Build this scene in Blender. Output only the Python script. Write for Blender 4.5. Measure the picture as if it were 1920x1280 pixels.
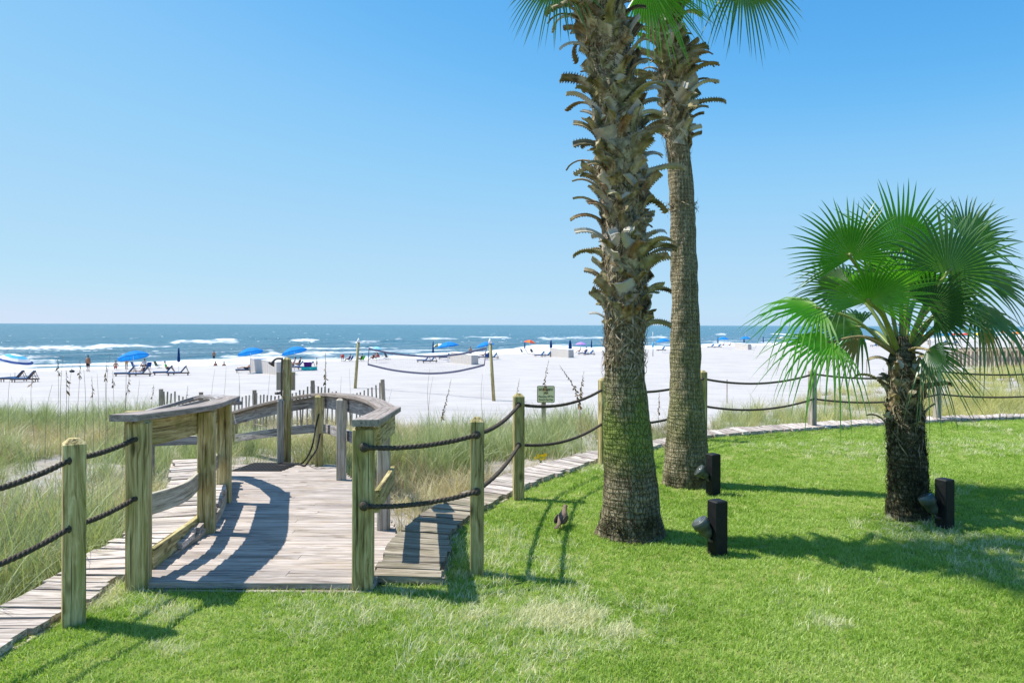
import bpy, bmesh, math, random
import numpy as np
from mathutils import Vector, Matrix, Euler
R = math.radians
random.seed(11)
rng = np.random.default_rng(11)
sc = bpy.context.scene
for o in list(bpy.data.objects):
    bpy.data.objects.remove(o)

# ---------------------------------------------------------------- camera, sky, sun, exposure
FPX = 1387.0          # focal length in photograph pixels (1920 wide)
EYE = 1.65            # eye height above the lawn
CX, CY = 960.0, 609.0  # principal point: horizon height
ROLL = 0.0031
cam_d = bpy.data.cameras.new('camera')
cam = bpy.data.objects.new('camera', cam_d)
sc.collection.objects.link(cam)
cam.location = (0, 0, EYE)
cam.rotation_euler = (R(90), -ROLL, 0)
cam_d.sensor_width = 36
cam_d.lens = FPX * 36 / 1920
cam_d.shift_y = -(640 - CY) / 1920
cam_d.clip_start = 0.05
cam_d.clip_end = 60000
sc.camera = cam
sc.render.resolution_x, sc.render.resolution_y = 1024, 682

SUN = Vector((-0.62, 0.17, 1.04)).normalized()      # towards the sun
elev = math.asin(SUN.z)
wd = bpy.data.worlds.new('World')
sc.world = wd
wd.use_nodes = True
wn = wd.node_tree
for n in list(wn.nodes):
    wn.nodes.remove(n)
sky = wn.nodes.new('ShaderNodeTexSky')
sky.sky_type = 'NISHITA'
sky.sun_disc = False
sky.sun_elevation = elev
sky.sun_rotation = math.atan2(SUN.x, SUN.y)
sky.altitude = 0
sky.air_density = 0.6
sky.dust_density = 0.3
sky.ozone_density = 4.0
bgn = wn.nodes.new('ShaderNodeBackground')
bgn.inputs['Strength'].default_value = 0.14
wo = wn.nodes.new('ShaderNodeOutputWorld')
# one even grade of the whole sky towards the deep, clean blue of the photograph
EXPO, SKYS = 0.68, 0.14
def lin(v):
    v /= 255.0
    return v / 12.92 if v < .04045 else ((v + .055) / 1.055) ** 2.4
g1 = wn.nodes.new('ShaderNodeVectorMath'); g1.operation = 'SCALE'; g1.inputs['Scale'].default_value = .12 * 2 ** .5
cv = wn.nodes.new('ShaderNodeRGBCurve')
for ci, pts in enumerate((((100, 84), (110, 99), (134, 145), (166, 172), (210, 188), (230, 197), (255, 213)),
                          ((120, 150), (143, 178), (172, 205), (207, 217), (235, 223), (255, 228)),
                          ((150, 208), (196, 242), (228, 249), (255, 249)))):
    c = cv.mapping.curves[ci]
    c.points[0].location = (0, 0); c.points[1].location = (1.0, lin(pts[-1][1]))
    for a, b in pts[:-1]: c.points.new(lin(a), lin(b))
    for q in c.points: q.handle_type = 'AUTO_CLAMPED'
cv.mapping.extend = 'HORIZONTAL'
cv.mapping.update()
g2 = wn.nodes.new('ShaderNodeVectorMath'); g2.operation = 'SCALE'; g2.inputs['Scale'].default_value = 1 / (SKYS * 2 ** EXPO)
wn.links.new(sky.outputs[0], g1.inputs[0]); wn.links.new(g1.outputs[0], cv.inputs['Color']); wn.links.new(cv.outputs[0], g2.inputs[0])
wn.links.new(g2.outputs[0], bgn.inputs[0])
wn.links.new(bgn.outputs[0], wo.inputs[0])
sl = bpy.data.lights.new('sun', 'SUN')
sl.energy = 4.2
sl.angle = R(0.53)
sl.color = (1.0, 0.95, 0.87)
so = bpy.data.objects.new('sun', sl)
sc.collection.objects.link(so)
so.rotation_euler = SUN.to_track_quat('Z', 'Y').to_euler()
so.location = (-20, 8, 40)
sc.view_settings.view_transform = 'Standard'
sc.view_settings.look = 'None'
sc.view_settings.exposure = EXPO
sc.view_settings.gamma = 1.0
sc.view_settings.use_curve_mapping = False

# ---------------------------------------------------------------- photograph pixel -> place
def ray(px, py):
    dx, dy = px - CX, py - CY
    return Vector(((dx + dy * ROLL) / FPX, 1.0, -(dy - dx * ROLL) / FPX))
def P(px, py, Y):
    d = ray(px, py)
    return Vector((d.x * Y, Y, EYE + d.z * Y))
def G(px, py, z=0.0):
    d = ray(px, py)
    t = (z - EYE) / d.z
    return Vector((d.x * t, t, z))
def deck_z(Y):
    return 0.04 - 0.07 * (Y - 4.8)
def D(px, py):          # onto the sloping deck
    d = ray(px, py)
    t = (0.04 + 0.07 * 4.8 - EYE) / (d.z + 0.07)
    return Vector((d.x * t, t, deck_z(t)))

# ---------------------------------------------------------------- numpy noise
def _hash(ix, iy, seed):
    h = (ix.astype(np.int64) * 374761393 + iy.astype(np.int64) * 668265263 + seed * 1442695) & 0x7fffffff
    h = ((h ^ (h >> 13)) * 1274126177) & 0x7fffffff
    return ((h ^ (h >> 16)) & 0xffff) / 65535.0
def vnoise(x, y, seed=0):
    ix, iy = np.floor(x), np.floor(y)
    fx, fy = x - ix, y - iy
    fx = fx * fx * (3 - 2 * fx); fy = fy * fy * (3 - 2 * fy)
    a = _hash(ix, iy, seed); b = _hash(ix + 1, iy, seed)
    c = _hash(ix, iy + 1, seed); d = _hash(ix + 1, iy + 1, seed)
    return (a + (b - a) * fx) * (1 - fy) + (c + (d - c) * fx) * fy
def fbm(x, y, seed=0, oct=4):
    s, a, t = 0, 1.0, 0
    for k in range(oct):
        s = s + a * vnoise(x * 2 ** k, y * 2 ** k, seed + k * 17)
        t += a
        a *= 0.5
    return s / t
def sstep(a, b, x):
    t = np.clip((x - a) / (b - a), 0, 1)
    return t * t * (3 - 2 * t)

# ---------------------------------------------------------------- the lie of the land
ZB, ZSEA = -2.8, -3.9
EDGE_PX = [-400, 0, 450, 800, 1000, 1250, 1400, 1600, 1750, 1920, 2600]
EDGE_Y = [24, 21, 19, 17.5, 16, 14.0, 15, 24, 36, 44, 50]
def shore_t(X, Y):
    return (Y - X - 141 + 5 * (fbm(X * .012 + Y * .012, Y * 0 + 3.3, 5, 2) - .5) * 2) / 1.4142
def dune_edge(X, Y):
    px = CX + FPX * X / np.maximum(Y, 3)
    return np.interp(px, EDGE_PX, EDGE_Y), px
def tz(X, Y):
    X = np.asarray(X, float); Y = np.asarray(Y, float)
    e, px = dune_edge(X, Y)
    Yc = np.maximum(Y, 3)
    w = sstep(850, 1450, px)
    zd = (-0.25 - .05 * (np.minimum(Yc, 22) - 5)) * (1 - w) + (-.15 - .018 * (np.minimum(Yc, 60) - 8)) * w
    zd = zd + (fbm(X * .45, Y * .45, 3, 3) - .5) * .26 * sstep(6, 12, Yc)
    t = shore_t(X, Y)
    zb = ZB + (ZSEA - ZB) * sstep(-50, 2, t) - np.clip(t, 0, 60) * .03
    zb = zb + (fbm(X * .9, Y * .9, 8, 3) - .5) * .07 * sstep(2, -6, t)
    k = sstep(0, 12, Y - e + (fbm(X * .25, Y * .25, 21, 2) - .5) * 3)
    return zd * (1 - k) + zb * k
def T(px, py):          # where the sight line meets the land
    d = ray(px, py)
    ts = np.concatenate([np.arange(3, 60, .1), np.arange(60, 900, .5)])
    zz = EYE + d.z * ts - tz(d.x * ts, ts)
    i = int(np.argmax(zz < 0)) if (zz < 0).any() else len(ts) - 1
    t = float(ts[i])
    return Vector((d.x * t, t, float(tz(np.array([d.x * t]), np.array([t]))[0])))
def ground(x, y):
    return float(tz(np.array([x]), np.array([y]))[0])

# ---------------------------------------------------------------- object helpers
COL = sc.collection
WM = {}
def place(o, parent=None, M=None):
    M = M.copy() if M is not None else Matrix.Identity(4)
    WM[o] = M
    COL.objects.link(o)
    if parent is not None:
        o.parent = parent
        o.matrix_basis = WM[parent].inverted() @ M
    else:
        o.matrix_basis = M
    return o
def tag(o, label=None, cat=None, group=None, kind=None):
    if label: o['label'] = label
    if cat: o['category'] = cat
    if group: o['group'] = group
    if kind: o['kind'] = kind
    return o
def TR(v, rz=0.0, s=1.0):
    return Matrix.Translation(Vector(v)) @ Matrix.Rotation(rz, 4, 'Z') @ Matrix.Scale(s, 4)
def thing(name, label, cat, loc=(0, 0, 0), rz=0.0, group=None, s=1.0):
    o = bpy.data.objects.new(name, None)
    o.empty_display_size = .2
    place(o, None, TR(loc, rz, s))
    return tag(o, label, cat, group)
def mk(name, V, F, mat=None, smooth=False, gc=None):
    me = bpy.data.meshes.new(name)
    me.from_pydata([tuple(v) for v in V], [], F)
    if mat is not None:
        me.materials.append(mat)
    if gc is not None:
        a = me.attributes.new('gc', 'FLOAT_VECTOR', 'POINT')
        a.data.foreach_set('vector', np.asarray(gc, dtype=np.float32).ravel())
    if smooth:
        me.polygons.foreach_set('use_smooth', [True] * len(me.polygons))
    me.update()
    return me
def ob(name, me, parent=None, M=None):
    return place(bpy.data.objects.new(name, me), parent, M)
def copy_tree(o, M, label=None, group=None):
    c = o.copy(); COL.objects.link(c); WM[c] = M.copy(); c.matrix_basis = M
    if label: c['label'] = label
    if group: c['group'] = group
    def rec(src, dst):
        for ch in src.children:
            d = ch.copy(); COL.objects.link(d); d.parent = dst
            rec(ch, d)
    rec(o, c)
    return c

class MB:
    """collects shapes for ONE mesh"""
    def __init__(s):
        s.V, s.F, s.g = [], [], []
    def add(s, V, F, gc=None):
        b = len(s.V)
        s.V += [Vector(v) for v in V]
        s.g += [tuple(x) for x in (gc if gc is not None else V)]
        s.F += [tuple(i + b for i in f) for f in F]
    def box(s, c, d, M=None):
        V, F = box_vf(*d)
        A = Matrix.Translation(Vector(c)) @ (M if M is not None else Matrix.Identity(4))
        s.add([A @ Vector(v) for v in V], F, V)
    def bar(s, p0, p1, w, h):
        p0, p1 = Vector(p0), Vector(p1)
        L = (p1 - p0).length
        V, F = box_vf(L, w, h)
        A = frame_x(p0, p1)
        s.add([A @ Vector(v) for v in V], F, V)
    def tube(s, path, rad, n=8, cap=True, flat=1.0):
        path = [Vector(p) for p in path]
        m = len(path)
        rad = rad if hasattr(rad, '__len__') else [rad] * m
        tang = [(path[min(i + 1, m - 1)] - path[max(i - 1, 0)]).normalized() for i in range(m)]
        ref = Vector((0, 0, 1)) if abs(tang[0].z) < .9 else Vector((1, 0, 0))
        x = tang[0].cross(ref).normalized()
        b = len(s.V); L = 0
        for i in range(m):
            if i: L += (path[i] - path[i - 1]).length
            x = (x - tang[i] * x.dot(tang[i])).normalized()
            y = tang[i].cross(x)
            for k in range(n):
                a = 2 * math.pi * k / n
                s.V.append(path[i] + (x * math.cos(a) + y * math.sin(a) * flat) * rad[i])
                s.g.append((L, rad[i] * math.cos(a), rad[i] * math.sin(a)))
        for i in range(m - 1):
            for k in range(n):
                k2 = (k + 1) % n
                s.F.append((b + i * n + k, b + i * n + k2, b + (i + 1) * n + k2, b + (i + 1) * n + k))
        if cap:
            s.F.append(tuple(b + k for k in reversed(range(n))))
            s.F.append(tuple(b + (m - 1) * n + k for k in range(n)))
    def lathe(s, prof, n=16, c=(0, 0, 0)):
        b = len(s.V)
        c = Vector(c)
        for (r, z) in prof:
            for k in range(n):
                a = 2 * math.pi * k / n
                v = c + Vector((r * math.cos(a), r * math.sin(a), z))
                s.V.append(v); s.g.append((z, v.x, v.y))
        for i in range(len(prof) - 1):
            for k in range(n):
                k2 = (k + 1) % n
                s.F.append((b + i * n + k, b + i * n + k2, b + (i + 1) * n + k2, b + (i + 1) * n + k))
        s.F.append(tuple(b + k for k in reversed(range(n))))
        s.F.append(tuple(b + (len(prof) - 1) * n + k for k in range(n)))
    def ball(s, c, r, n=10, m=6):
        c = Vector(c)
        r = Vector(r) if hasattr(r, '__len__') else Vector((r, r, r))
        b = len(s.V)
        for i in range(m + 1):
            ph = math.pi * i / m
            for k in range(n):
                a = 2 * math.pi * k / n
                v = Vector((r.x * math.sin(ph) * math.cos(a), r.y * math.sin(ph) * math.sin(a), r.z * math.cos(ph)))
                s.V.append(c + v); s.g.append(tuple(v))
        for i in range(m):
            for k in range(n):
                k2 = (k + 1) % n
                s.F.append((b + i * n + k, b + (i + 1) * n + k, b + (i + 1) * n + k2, b + i * n + k2))
    def mesh(s, name, mat, smooth=False):
        return mk(name, s.V, s.F, mat, smooth, s.g)
    def build(s, name, mat, parent=None, M=None, smooth=False, world=False):
        """world=True: the shapes are in world space, M is where the origin goes"""
        if world and M is not None:
            I = M.inverted()
            s.V = [I @ v for v in s.V]
        elif M is None and parent is not None:
            M = WM[parent]
        return ob(name, s.mesh(name, mat, smooth), parent, M)

def box_vf(lx, ly, lz, ch=None):
    """box along x, long edges chamfered"""
    c = min(ly, lz) * .07 if ch is None else ch
    y, z = ly / 2, lz / 2
    sec = [(-y + c, -z), (y - c, -z), (y, -z + c), (y, z - c), (y - c, z), (-y + c, z), (-y, z - c), (-y, -z + c)]
    V = [(-lx / 2, a, b) for a, b in sec] + [(lx / 2, a, b) for a, b in sec]
    F = [(k, k + 8, (k + 1) % 8 + 8, (k + 1) % 8) for k in range(8)]
    F = [tuple(reversed(f)) for f in F]
    F += [tuple(range(8)), tuple(reversed(range(8, 16)))]
    F = [tuple(reversed(f)) for f in F]
    return V, F
def frame_x(p0, p1, up=Vector((0, 0, 1))):
    p0, p1 = Vector(p0), Vector(p1)
    x = (p1 - p0).normalized()
    if abs(x.dot(up)) > .99: up = Vector((0, 1, 0))
    y = up.cross(x).normalized(); z = x.cross(y)
    M = Matrix((x, y, z)).transposed().to_4x4()
    M.translation = (p0 + p1) / 2
    return M
_bc = {}
def beam(name, p0, p1, w, h, mat, parent=None, off=0.0):
    L = round((Vector(p1) - Vector(p0)).length, 3)
    key = (name, L, round(w, 3), round(h, 3), mat.name)
    if key not in _bc:
        V, F = box_vf(L, w, h)
        _bc[key] = mk(name, V, F, mat, gc=V)
    return ob(name, _bc[key], parent, frame_x(p0, p1))
def post_mesh(name, w, h, mat, cham=.02, d=None, sink=.15):
    """square post, chamfered edges and top, grain runs up"""
    d = d or w
    V, c = [], .006
    def ring(a, b, z):
        for x, y in ((-a + c, -b), (a - c, -b), (a, -b + c), (a, b - c), (a - c, b), (-a + c, b), (-a, b - c), (-a, -b + c)):
            V.append((x, y, z))
    nz = 6
    for i in range(nz + 1):
        z = -sink + (h - cham + sink) * i / nz
        ring(w / 2, d / 2, z)
    ring(w / 2 - cham, d / 2 - cham, h)
    F = []
    for i in range(nz + 1):
        for k in range(8):
            F.append((i * 8 + k, i * 8 + (k + 1) % 8, (i + 1) * 8 + (k + 1) % 8, (i + 1) * 8 + k))
    F.append(tuple((nz + 1) * 8 + k for k in range(8)))
    return mk(name, V, F, mat, gc=[(z, x, y) for x, y, z in V])
def sweep_board(path, w, h, lat=None):
    """board of width w (level) and height h swept along a path with mitred corners; returns MB in world space"""
    path = [Vector(p) for p in path]
    m = len(path); mb = MB(); L = 0
    c = min(w, h) * .1
    sec = [(-w/2 + c, -h/2), (w/2 - c, -h/2), (w/2, -h/2 + c), (w/2, h/2 - c), (w/2 - c, h/2), (-w/2 + c, h/2), (-w/2, h/2 - c), (-w/2, -h/2 + c)]
    for i, p in enumerate(path):
        a = (p - path[i - 1]).normalized() if i else (path[1] - p).normalized()
        b = (path[i + 1] - p).normalized() if i < m - 1 else a
        na = Vector((-a.y, a.x, 0)).normalized(); nb = Vector((-b.y, b.x, 0)).normalized()
        n = (na + nb)
        n = n.normalized() if n.length > .2 else na
        k = 1 / max(.55, n.dot(na))
        if i: L += (p - path[i - 1]).length
        for y, z in sec:
            mb.V.append(p + n * y * k + Vector((0, 0, z))); mb.g.append((L, y, z))
    for i in range(m - 1):
        for k in range(8):
            mb.F.append((i * 8 + k, i * 8 + (k + 1) % 8, (i + 1) * 8 + (k + 1) % 8, (i + 1) * 8 + k))
    mb.F.append(tuple(range(8))); mb.F.append(tuple(reversed(range((m - 1) * 8, m * 8))))
    return mb
def smooth_path(pts, n=6):
    pts = [Vector(p) for p in pts]
    out = []
    for i in range(len(pts) - 1):
        p0, p1, p2, p3 = pts[max(i - 1, 0)], pts[i], pts[i + 1], pts[min(i + 2, len(pts) - 1)]
        for k in range(n):
            t = k / n
            out.append(.5 * ((2 * p1) + (p2 - p0) * t + (2 * p0 - 5 * p1 + 4 * p2 - p3) * t * t + (3 * p1 - p0 - 3 * p2 + p3) * t ** 3))
    out.append(pts[-1])
    return out

# ---------------------------------------------------------------- materials
class NT:
    def __init__(s, name):
        s.m = bpy.data.materials.new(name); s.m.use_nodes = True
        s.t = s.m.node_tree
        for n in list(s.t.nodes): s.t.nodes.remove(n)
        s.out = s.t.nodes.new('ShaderNodeOutputMaterial')
    def n(s, typ, ins=None, **kw):
        n = s.t.nodes.new('ShaderNode' + typ)
        for k, v in kw.items(): setattr(n, k, v)
        for k, v in (ins or {}).items():
            if isinstance(v, bpy.types.NodeSocket): s.t.links.new(v, n.inputs[k])
            else: n.inputs[k].default_value = v
        return n
    def noise(s, vec, scale, detail=4, rough=.55, dist=0):
        return s.n('TexNoise', {'Vector': vec, 'Scale': scale, 'Detail': detail, 'Roughness': rough, 'Distortion': dist}).outputs[0]
    def ramp(s, fac, stops):
        r = s.n('ValToRGB', {'Fac': fac})
        el = r.color_ramp.elements
        while len(el) < len(stops): el.new(.5)
        for e, (p, c) in zip(el, stops):
            e.position = p; e.color = (*c, 1) if len(c) == 3 else c
        return r.outputs[0]
    def rng(s, v, a, b, c=0.0, d=1.0):
        return s.n('MapRange', {0: v, 1: a, 2: b, 3: c, 4: d}).outputs[0]
    def mix(s, f, a, b, mode='MIX'):
        n = s.t.nodes.new('ShaderNodeMix'); n.data_type = 'RGBA'; n.blend_type = mode
        for sock, v in ((n.inputs[0], f), (n.inputs[6], a), (n.inputs[7], b)):
            if isinstance(v, bpy.types.NodeSocket): s.t.links.new(v, sock)
            elif sock.type == 'RGBA': sock.default_value = (*v, 1) if len(v) == 3 else v
            else: sock.default_value = v
        return n.outputs[2]
    def math(s, op, a, b=0.0):
        return s.n('Math', {0: a, 1: b}, operation=op).outputs[0]
    def scale(s, v, sc_):
        return s.n('Mapping', {'Vector': v, 'Scale': sc_}).outputs[0]
    def vadd(s, a, b):
        return s.n('VectorMath', {0: a, 1: b}, operation='ADD').outputs[0]
    def bump(s, h, st=.3, dist=.01):
        return s.n('Bump', {'Height': h, 'Strength': st, 'Distance': dist}).outputs[0]
    def done(s, col, rough=.7, normal=None, spec=.4, trans=None, metal=0.0):
        p = s.n('BsdfPrincipled', {'Roughness': rough, 'Specular IOR Level': spec, 'Metallic': metal})
        if isinstance(col, bpy.types.NodeSocket): s.t.links.new(col, p.inputs['Base Color'])
        else: p.inputs['Base Color'].default_value = (*col, 1)
        if normal is not None: s.t.links.new(normal, p.inputs['Normal'])
        sh = p.outputs[0]
        if trans:
            tr = s.n('BsdfTranslucent')
            f, tc = trans
            if isinstance(tc, bpy.types.NodeSocket): s.t.links.new(tc, tr.inputs[0])
            else: tr.inputs[0].default_value = (*tc, 1)
            mx = s.n('MixShader', {0: f, 1: sh, 2: tr.outputs[0]}); sh = mx.outputs[0]
        s.t.links.new(sh, s.out.inputs[0])
        return s.m
def gcv(s):
    a = s.n('Attribute', attribute_name='gc').outputs['Vector']
    r = s.n('ObjectInfo').outputs['Random']
    off = s.n('CombineXYZ', {0: s.math('MULTIPLY', r, 37.0), 1: s.math('MULTIPLY', r, 11.3), 2: s.math('MULTIPLY', r, 5.7)}).outputs[0]
    return s.vadd(a, off), r
def wood(name, dark, mid, light, stain=None, stain_amt=.5, rough=.75, bump=.5, knots=True, vary=.25):
    s = NT(name)
    v, r = gcv(s)
    warp = s.noise(s.scale(v, (1.2, 5, 5)), 1.0, 3)
    wv = s.vadd(s.scale(v, (.9, 26, 26)), s.n('CombineXYZ', {1: s.math('MULTIPLY', warp, 5.0), 2: s.math('MULTIPLY', warp, 4.0)}).outputs[0])
    g = s.noise(wv, 1.6, 5, .6)
    fine = s.noise(s.scale(v, (4, 140, 140)), 1.0, 3, .7)
    f = s.math('ADD', s.math('MULTIPLY', g, .7), s.math('MULTIPLY', fine, .3))
    col = s.ramp(f, [(.36, dark), (.49, mid), (.62, light)])
    if knots:
        vo = s.n('TexVoronoi', {'Vector': s.scale(v, (2.6, 7, 7)), 'Scale': 1.0, 'Randomness': 1.0}).outputs['Distance']
        k = s.rng(vo, .06, .17, .8, 0)
        col = s.mix(k, col, tuple(x * .3 for x in dark))
    if stain:
        big = s.noise(s.scale(v, (2.2, 5, 5)), 1.3, 5, .6)
        col = s.mix(s.rng(big, .48, .68, 0, stain_amt), col, stain)
    crack = s.noise(s.scale(v, (1.1, 60, 60)), 1.0, 2, .5)
    cr = s.rng(crack, .62, .68, 0, .7)
    col = s.mix(cr, col, tuple(x * .22 for x in dark))
    br = s.rng(r, 0, 1, 1 - vary, 1 + vary)
    col = s.mix(1.0, col, s.n('CombineXYZ', {0: br, 1: br, 2: br}).outputs[0], 'MULTIPLY')
    h = s.math('SUBTRACT', f, cr)
    return s.done(col, rough, s.bump(h, bump, .006), .25)
def plain(name, col, rough=.6, spec=.4, var=.12, scale=14, bump=0.0, metal=0.0, trans=None):
    s = NT(name)
    v = s.n('TexCoord').outputs['Object']
    n = s.noise(v, scale, 4)
    c = s.mix(s.rng(n, .3, .7), tuple(x * (1 - var) for x in col), tuple(min(1, x * (1 + var)) for x in col))
    return s.done(c, rough, s.bump(n, bump, .004) if bump else None, spec, trans, metal)
def leafy(name, cols, trans=.35, rough=.45, spec=.4, pscale=.6, tcol=None):
    """grass or leaf: colour changes from plant to plant and over metres of ground"""
    s = NT(name)
    r = s.n('ObjectInfo').outputs['Random']
    pos = s.n('NewGeometry').outputs['Position']
    n = s.noise(pos, pscale, 4, .6)
    f = s.math('ADD', s.math('MULTIPLY', n, .75), s.math('MULTIPLY', r, .35))
    k = len(cols)
    c = s.ramp(f, [(.25 + .6 * i / (k - 1), cols[i]) for i in range(k)])
    tc = s.mix(1.0, c, tcol or (1.25, 1.35, .7), 'MULTIPLY')
    return s.done(c, rough, None, spec, (trans, tc))

M = {}
M['post'] = wood('post_wood', (.13, .095, .034), (.43, .35, .15), (.68, .59, .32), (.25, .255, .055), .6, vary=.15, bump=.9)
M['post_grey'] = wood('grey_wood', (.21, .18, .14), (.42, .37, .30), (.60, .55, .47), (.22, .22, .09), .35, vary=.15)
M['rail'] = wood('rail_wood', (.15, .13, .13), (.34, .31, .30), (.52, .49, .48), None, vary=.12)
M['cap'] = wood('cap_wood', (.17, .135, .115), (.30, .25, .22), (.39, .335, .30), None, knots=False, vary=.05, bump=.25)
M['plank'] = wood('deck_wood', (.15, .12, .10), (.38, .325, .285), (.55, .485, .44), (.42, .31, .18), .3, vary=.2)
M['strip'] = wood('strip_wood', (.17, .13, .105), (.50, .425, .375), (.72, .65, .59), (.24, .21, .12), .4, vary=.25, bump=.9)
M['strip_dark'] = wood('strip_wood_dark', (.09, .07, .045), (.27, .225, .165), (.42, .37, .29), (.13, .125, .06), .5, vary=.25, bump=.9)  # darker brown wood for the first planks of the right strip
M['slat'] = wood('slat_wood', (.20, .15, .105), (.38, .31, .23), (.52, .45, .36), None, knots=False, vary=.25)
M['rope'] = plain('rope_fibre', (.085, .070, .056), .9, .1, .4, 60, .6)
M['rope_pale'] = plain('rope_fibre_pale', (.16, .135, .115), .9, .1, .4, 60, .6)
M['black'] = plain('black_painted_wood', (.010, .011, .012), .6, .25, .4, 20, .4)
M['lampbody'] = plain('dark_green_metal', (.055, .075, .065), .45, .5, .25, 20)
M['glass'] = plain('lamp_glass', (.10, .11, .11), .12, .6, .1, 5)
M['steel'] = plain('pipe_metal', (.11, .095, .085), .45, .5, .2, 20, 0, .6)
M['rubber'] = plain('black_rubber', (.012, .012, .013), .6, .3, .2)
M['signface'] = plain('sign_cream', (.95, .88, .46), .5, .3, .06, 6)
M['signback'] = plain('sign_tan', (.46, .40, .33), .6, .3, .08, 6)
M['ink'] = plain('sign_ink', (.03, .025, .015), .6, .2, .1)
M['white'] = plain('white_paint', (.74, .72, .70), .55, .3, .05, 3)
M['cream'] = plain('cream_board', (.53, .49, .46), .6, .3, .06, 3)
M['navy'] = plain('navy_canvas', (.008, .055, .19), .8, .2, .15, 6)
M['blue'] = plain('blue_canvas', (.012, .23, .66), .8, .2, .06, 4, 0, 0, (.25, (.02, .35, .9)))
M['cushion'] = plain('blue_cushion', (.02, .10, .25), .8, .2, .15, 8)
M['lwood'] = plain('lounger_wood', (.17, .12, .10), .8, .2, .3, 16)
M['net'] = plain('net_tape', (.085, .09, .15), .8, .2, .2, 10)
M['skin'] = plain('skin', (.50, .27, .19), .55, .4, .06, 6)
M['skin_tan'] = plain('skin_tan', (.36, .17, .10), .55, .4, .06, 6)
M['hair'] = plain('dark_hair', (.025, .017, .013), .6, .3, .2, 30)
def cloth(nm, c):
    if nm not in M: M[nm] = plain(nm + '_fabric', c, .85, .2, .1, 10)
    return M[nm]
M['boot'] = None
# ---------------------------------------------------------------- ground materials
s = NT('white_sand')
pos = s.n('NewGeometry').outputs['Position']
n1 = s.noise(pos, .35, 5); n2 = s.noise(pos, 9.0, 4, .7)
tracks = s.noise(s.scale(pos, (.10, 1.1, 1)), 1.0, 4, .6)
c = s.mix(s.rng(n1, .3, .75), (.50, .48, .465), (.42, .40, .39))
c = s.mix(s.rng(n2, .5, .75, 0, .45), c, (.33, .315, .31))
c = s.mix(s.rng(tracks, .52, .64, 0, .5), c, (.35, .335, .33))
# dune sand with litter, near the grass
sep = s.n('SeparateXYZ', {0: pos})
near = s.rng(sep.outputs[1], 12, 24, 1, 0)
lit = s.noise(pos, 3.2, 5, .65)
c = s.mix(s.math('MULTIPLY', near, s.rng(lit, .42, .62, .35, .9)), c, (.30, .255, .19))
hgt = s.math('ADD', s.math('MULTIPLY', tracks, 1.0), s.math('MULTIPLY', n2, .5))
M['sand'] = s.done(c, .95, s.bump(hgt, .5, .12), .1)

s = NT('lawn_soil')
pos = s.n('NewGeometry').outputs['Position']
a = s.noise(pos, 1.1, 5, .6); b = s.noise(pos, 38, 4, .7)
c = s.mix(s.rng(a, .35, .68), (.17, .235, .045), (.30, .33, .11))
c = s.mix(s.rng(b, .5, .75, 0, .6), c, (.16, .17, .06))
M['soil'] = s.done(c, .95, s.bump(b, .8, .02), .1)

# ---------------------------------------------------------------- the land: one sheet, finest where it is near
def polar_sheet(name, pxs, ys, zf, mat):
    A = (np.asarray(pxs) - CX) / FPX
    Yg, Ag = np.meshgrid(np.asarray(ys), A, indexing='ij')
    X = Ag * Yg; Z = zf(X, Yg)
    return X, Yg, Z
def grid_mesh(name, X, Y, Z, mat, smooth=True):
    nr, ncol = X.shape
    co = np.stack([X, Y, Z], -1).reshape(-1, 3).astype(np.float32)
    i = np.arange(nr * ncol).reshape(nr, ncol)
    q = np.stack([i[:-1, :-1], i[:-1, 1:], i[1:, 1:], i[1:, :-1]], -1).reshape(-1, 4)
    me = bpy.data.meshes.new(name)
    me.vertices.add(len(co)); me.vertices.foreach_set('co', co.ravel())
    me.loops.add(q.size); me.loops.foreach_set('vertex_index', q.ravel().astype(np.int32))
    me.polygons.add(len(q)); me.polygons.foreach_set('loop_start', (np.arange(len(q)) * 4).astype(np.int32))
    me.polygons.foreach_set('loop_total', np.full(len(q), 4, np.int32))
    me.materials.append(mat)
    me.update(calc_edges=True)
    if smooth: me.polygons.foreach_set('use_smooth', np.ones(len(q), bool))
    return me
xs = np.concatenate([np.linspace(-2500, -70, 40), np.linspace(-68, 60, 260), np.linspace(62, 2500, 60)])
ys = np.concatenate([np.linspace(-60, 2, 12), np.arange(2.5, 24, .22), np.arange(24, 60, .5), np.arange(60, 160, 2), np.geomspace(160, 3000, 40)])
Xg, Yg = np.meshgrid(xs, ys)
o = ob('beach_ground', grid_mesh('beach_ground', Xg, Yg, tz(Xg, Yg), M['sand']))
tag(o, 'white sand beach and dune ground sloping to the sea', 'sand', kind='structure')

# ---------------------------------------------------------------- the sea
s = NT('sea_water')
pos = s.n('NewGeometry').outputs['Position']
foam = s.n('Attribute', attribute_name='foam').outputs['Fac']
shal = s.n('Attribute', attribute_name='shallow').outputs['Fac']
rot = s.n('Mapping', {'Vector': pos, 'Rotation': (0, 0, R(-45)), 'Scale': (1, 1, 1)}).outputs[0]
w1 = s.noise(s.scale(rot, (.05, .22, 1)), 1.0, 6, .65)
w2 = s.noise(s.scale(rot, (.30, 1.1, 1)), 1.0, 4, .6)
col = s.mix(shal, (.055, .17, .21), (.20, .255, .275))
col = s.mix(s.rng(w1, .38, .66), (.035, .135, .185), col)
w3 = s.noise(s.scale(rot, (.018, .085, 1)), 1.0, 4, .6)
col = s.mix(s.rng(w3, .42, .62, 0, .55), col, (.03, .11, .16))
fb = s.noise(s.scale(rot, (.5, 1.6, 1)), 1.0, 5, .7)
fl_ = s.noise(s.scale(rot, (.10, .22, 1)), 1.0, 5, .65)
fk = s.math('ADD', s.math('MULTIPLY', fl_, 1.3), s.math('MULTIPLY', fb, .5))
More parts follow.
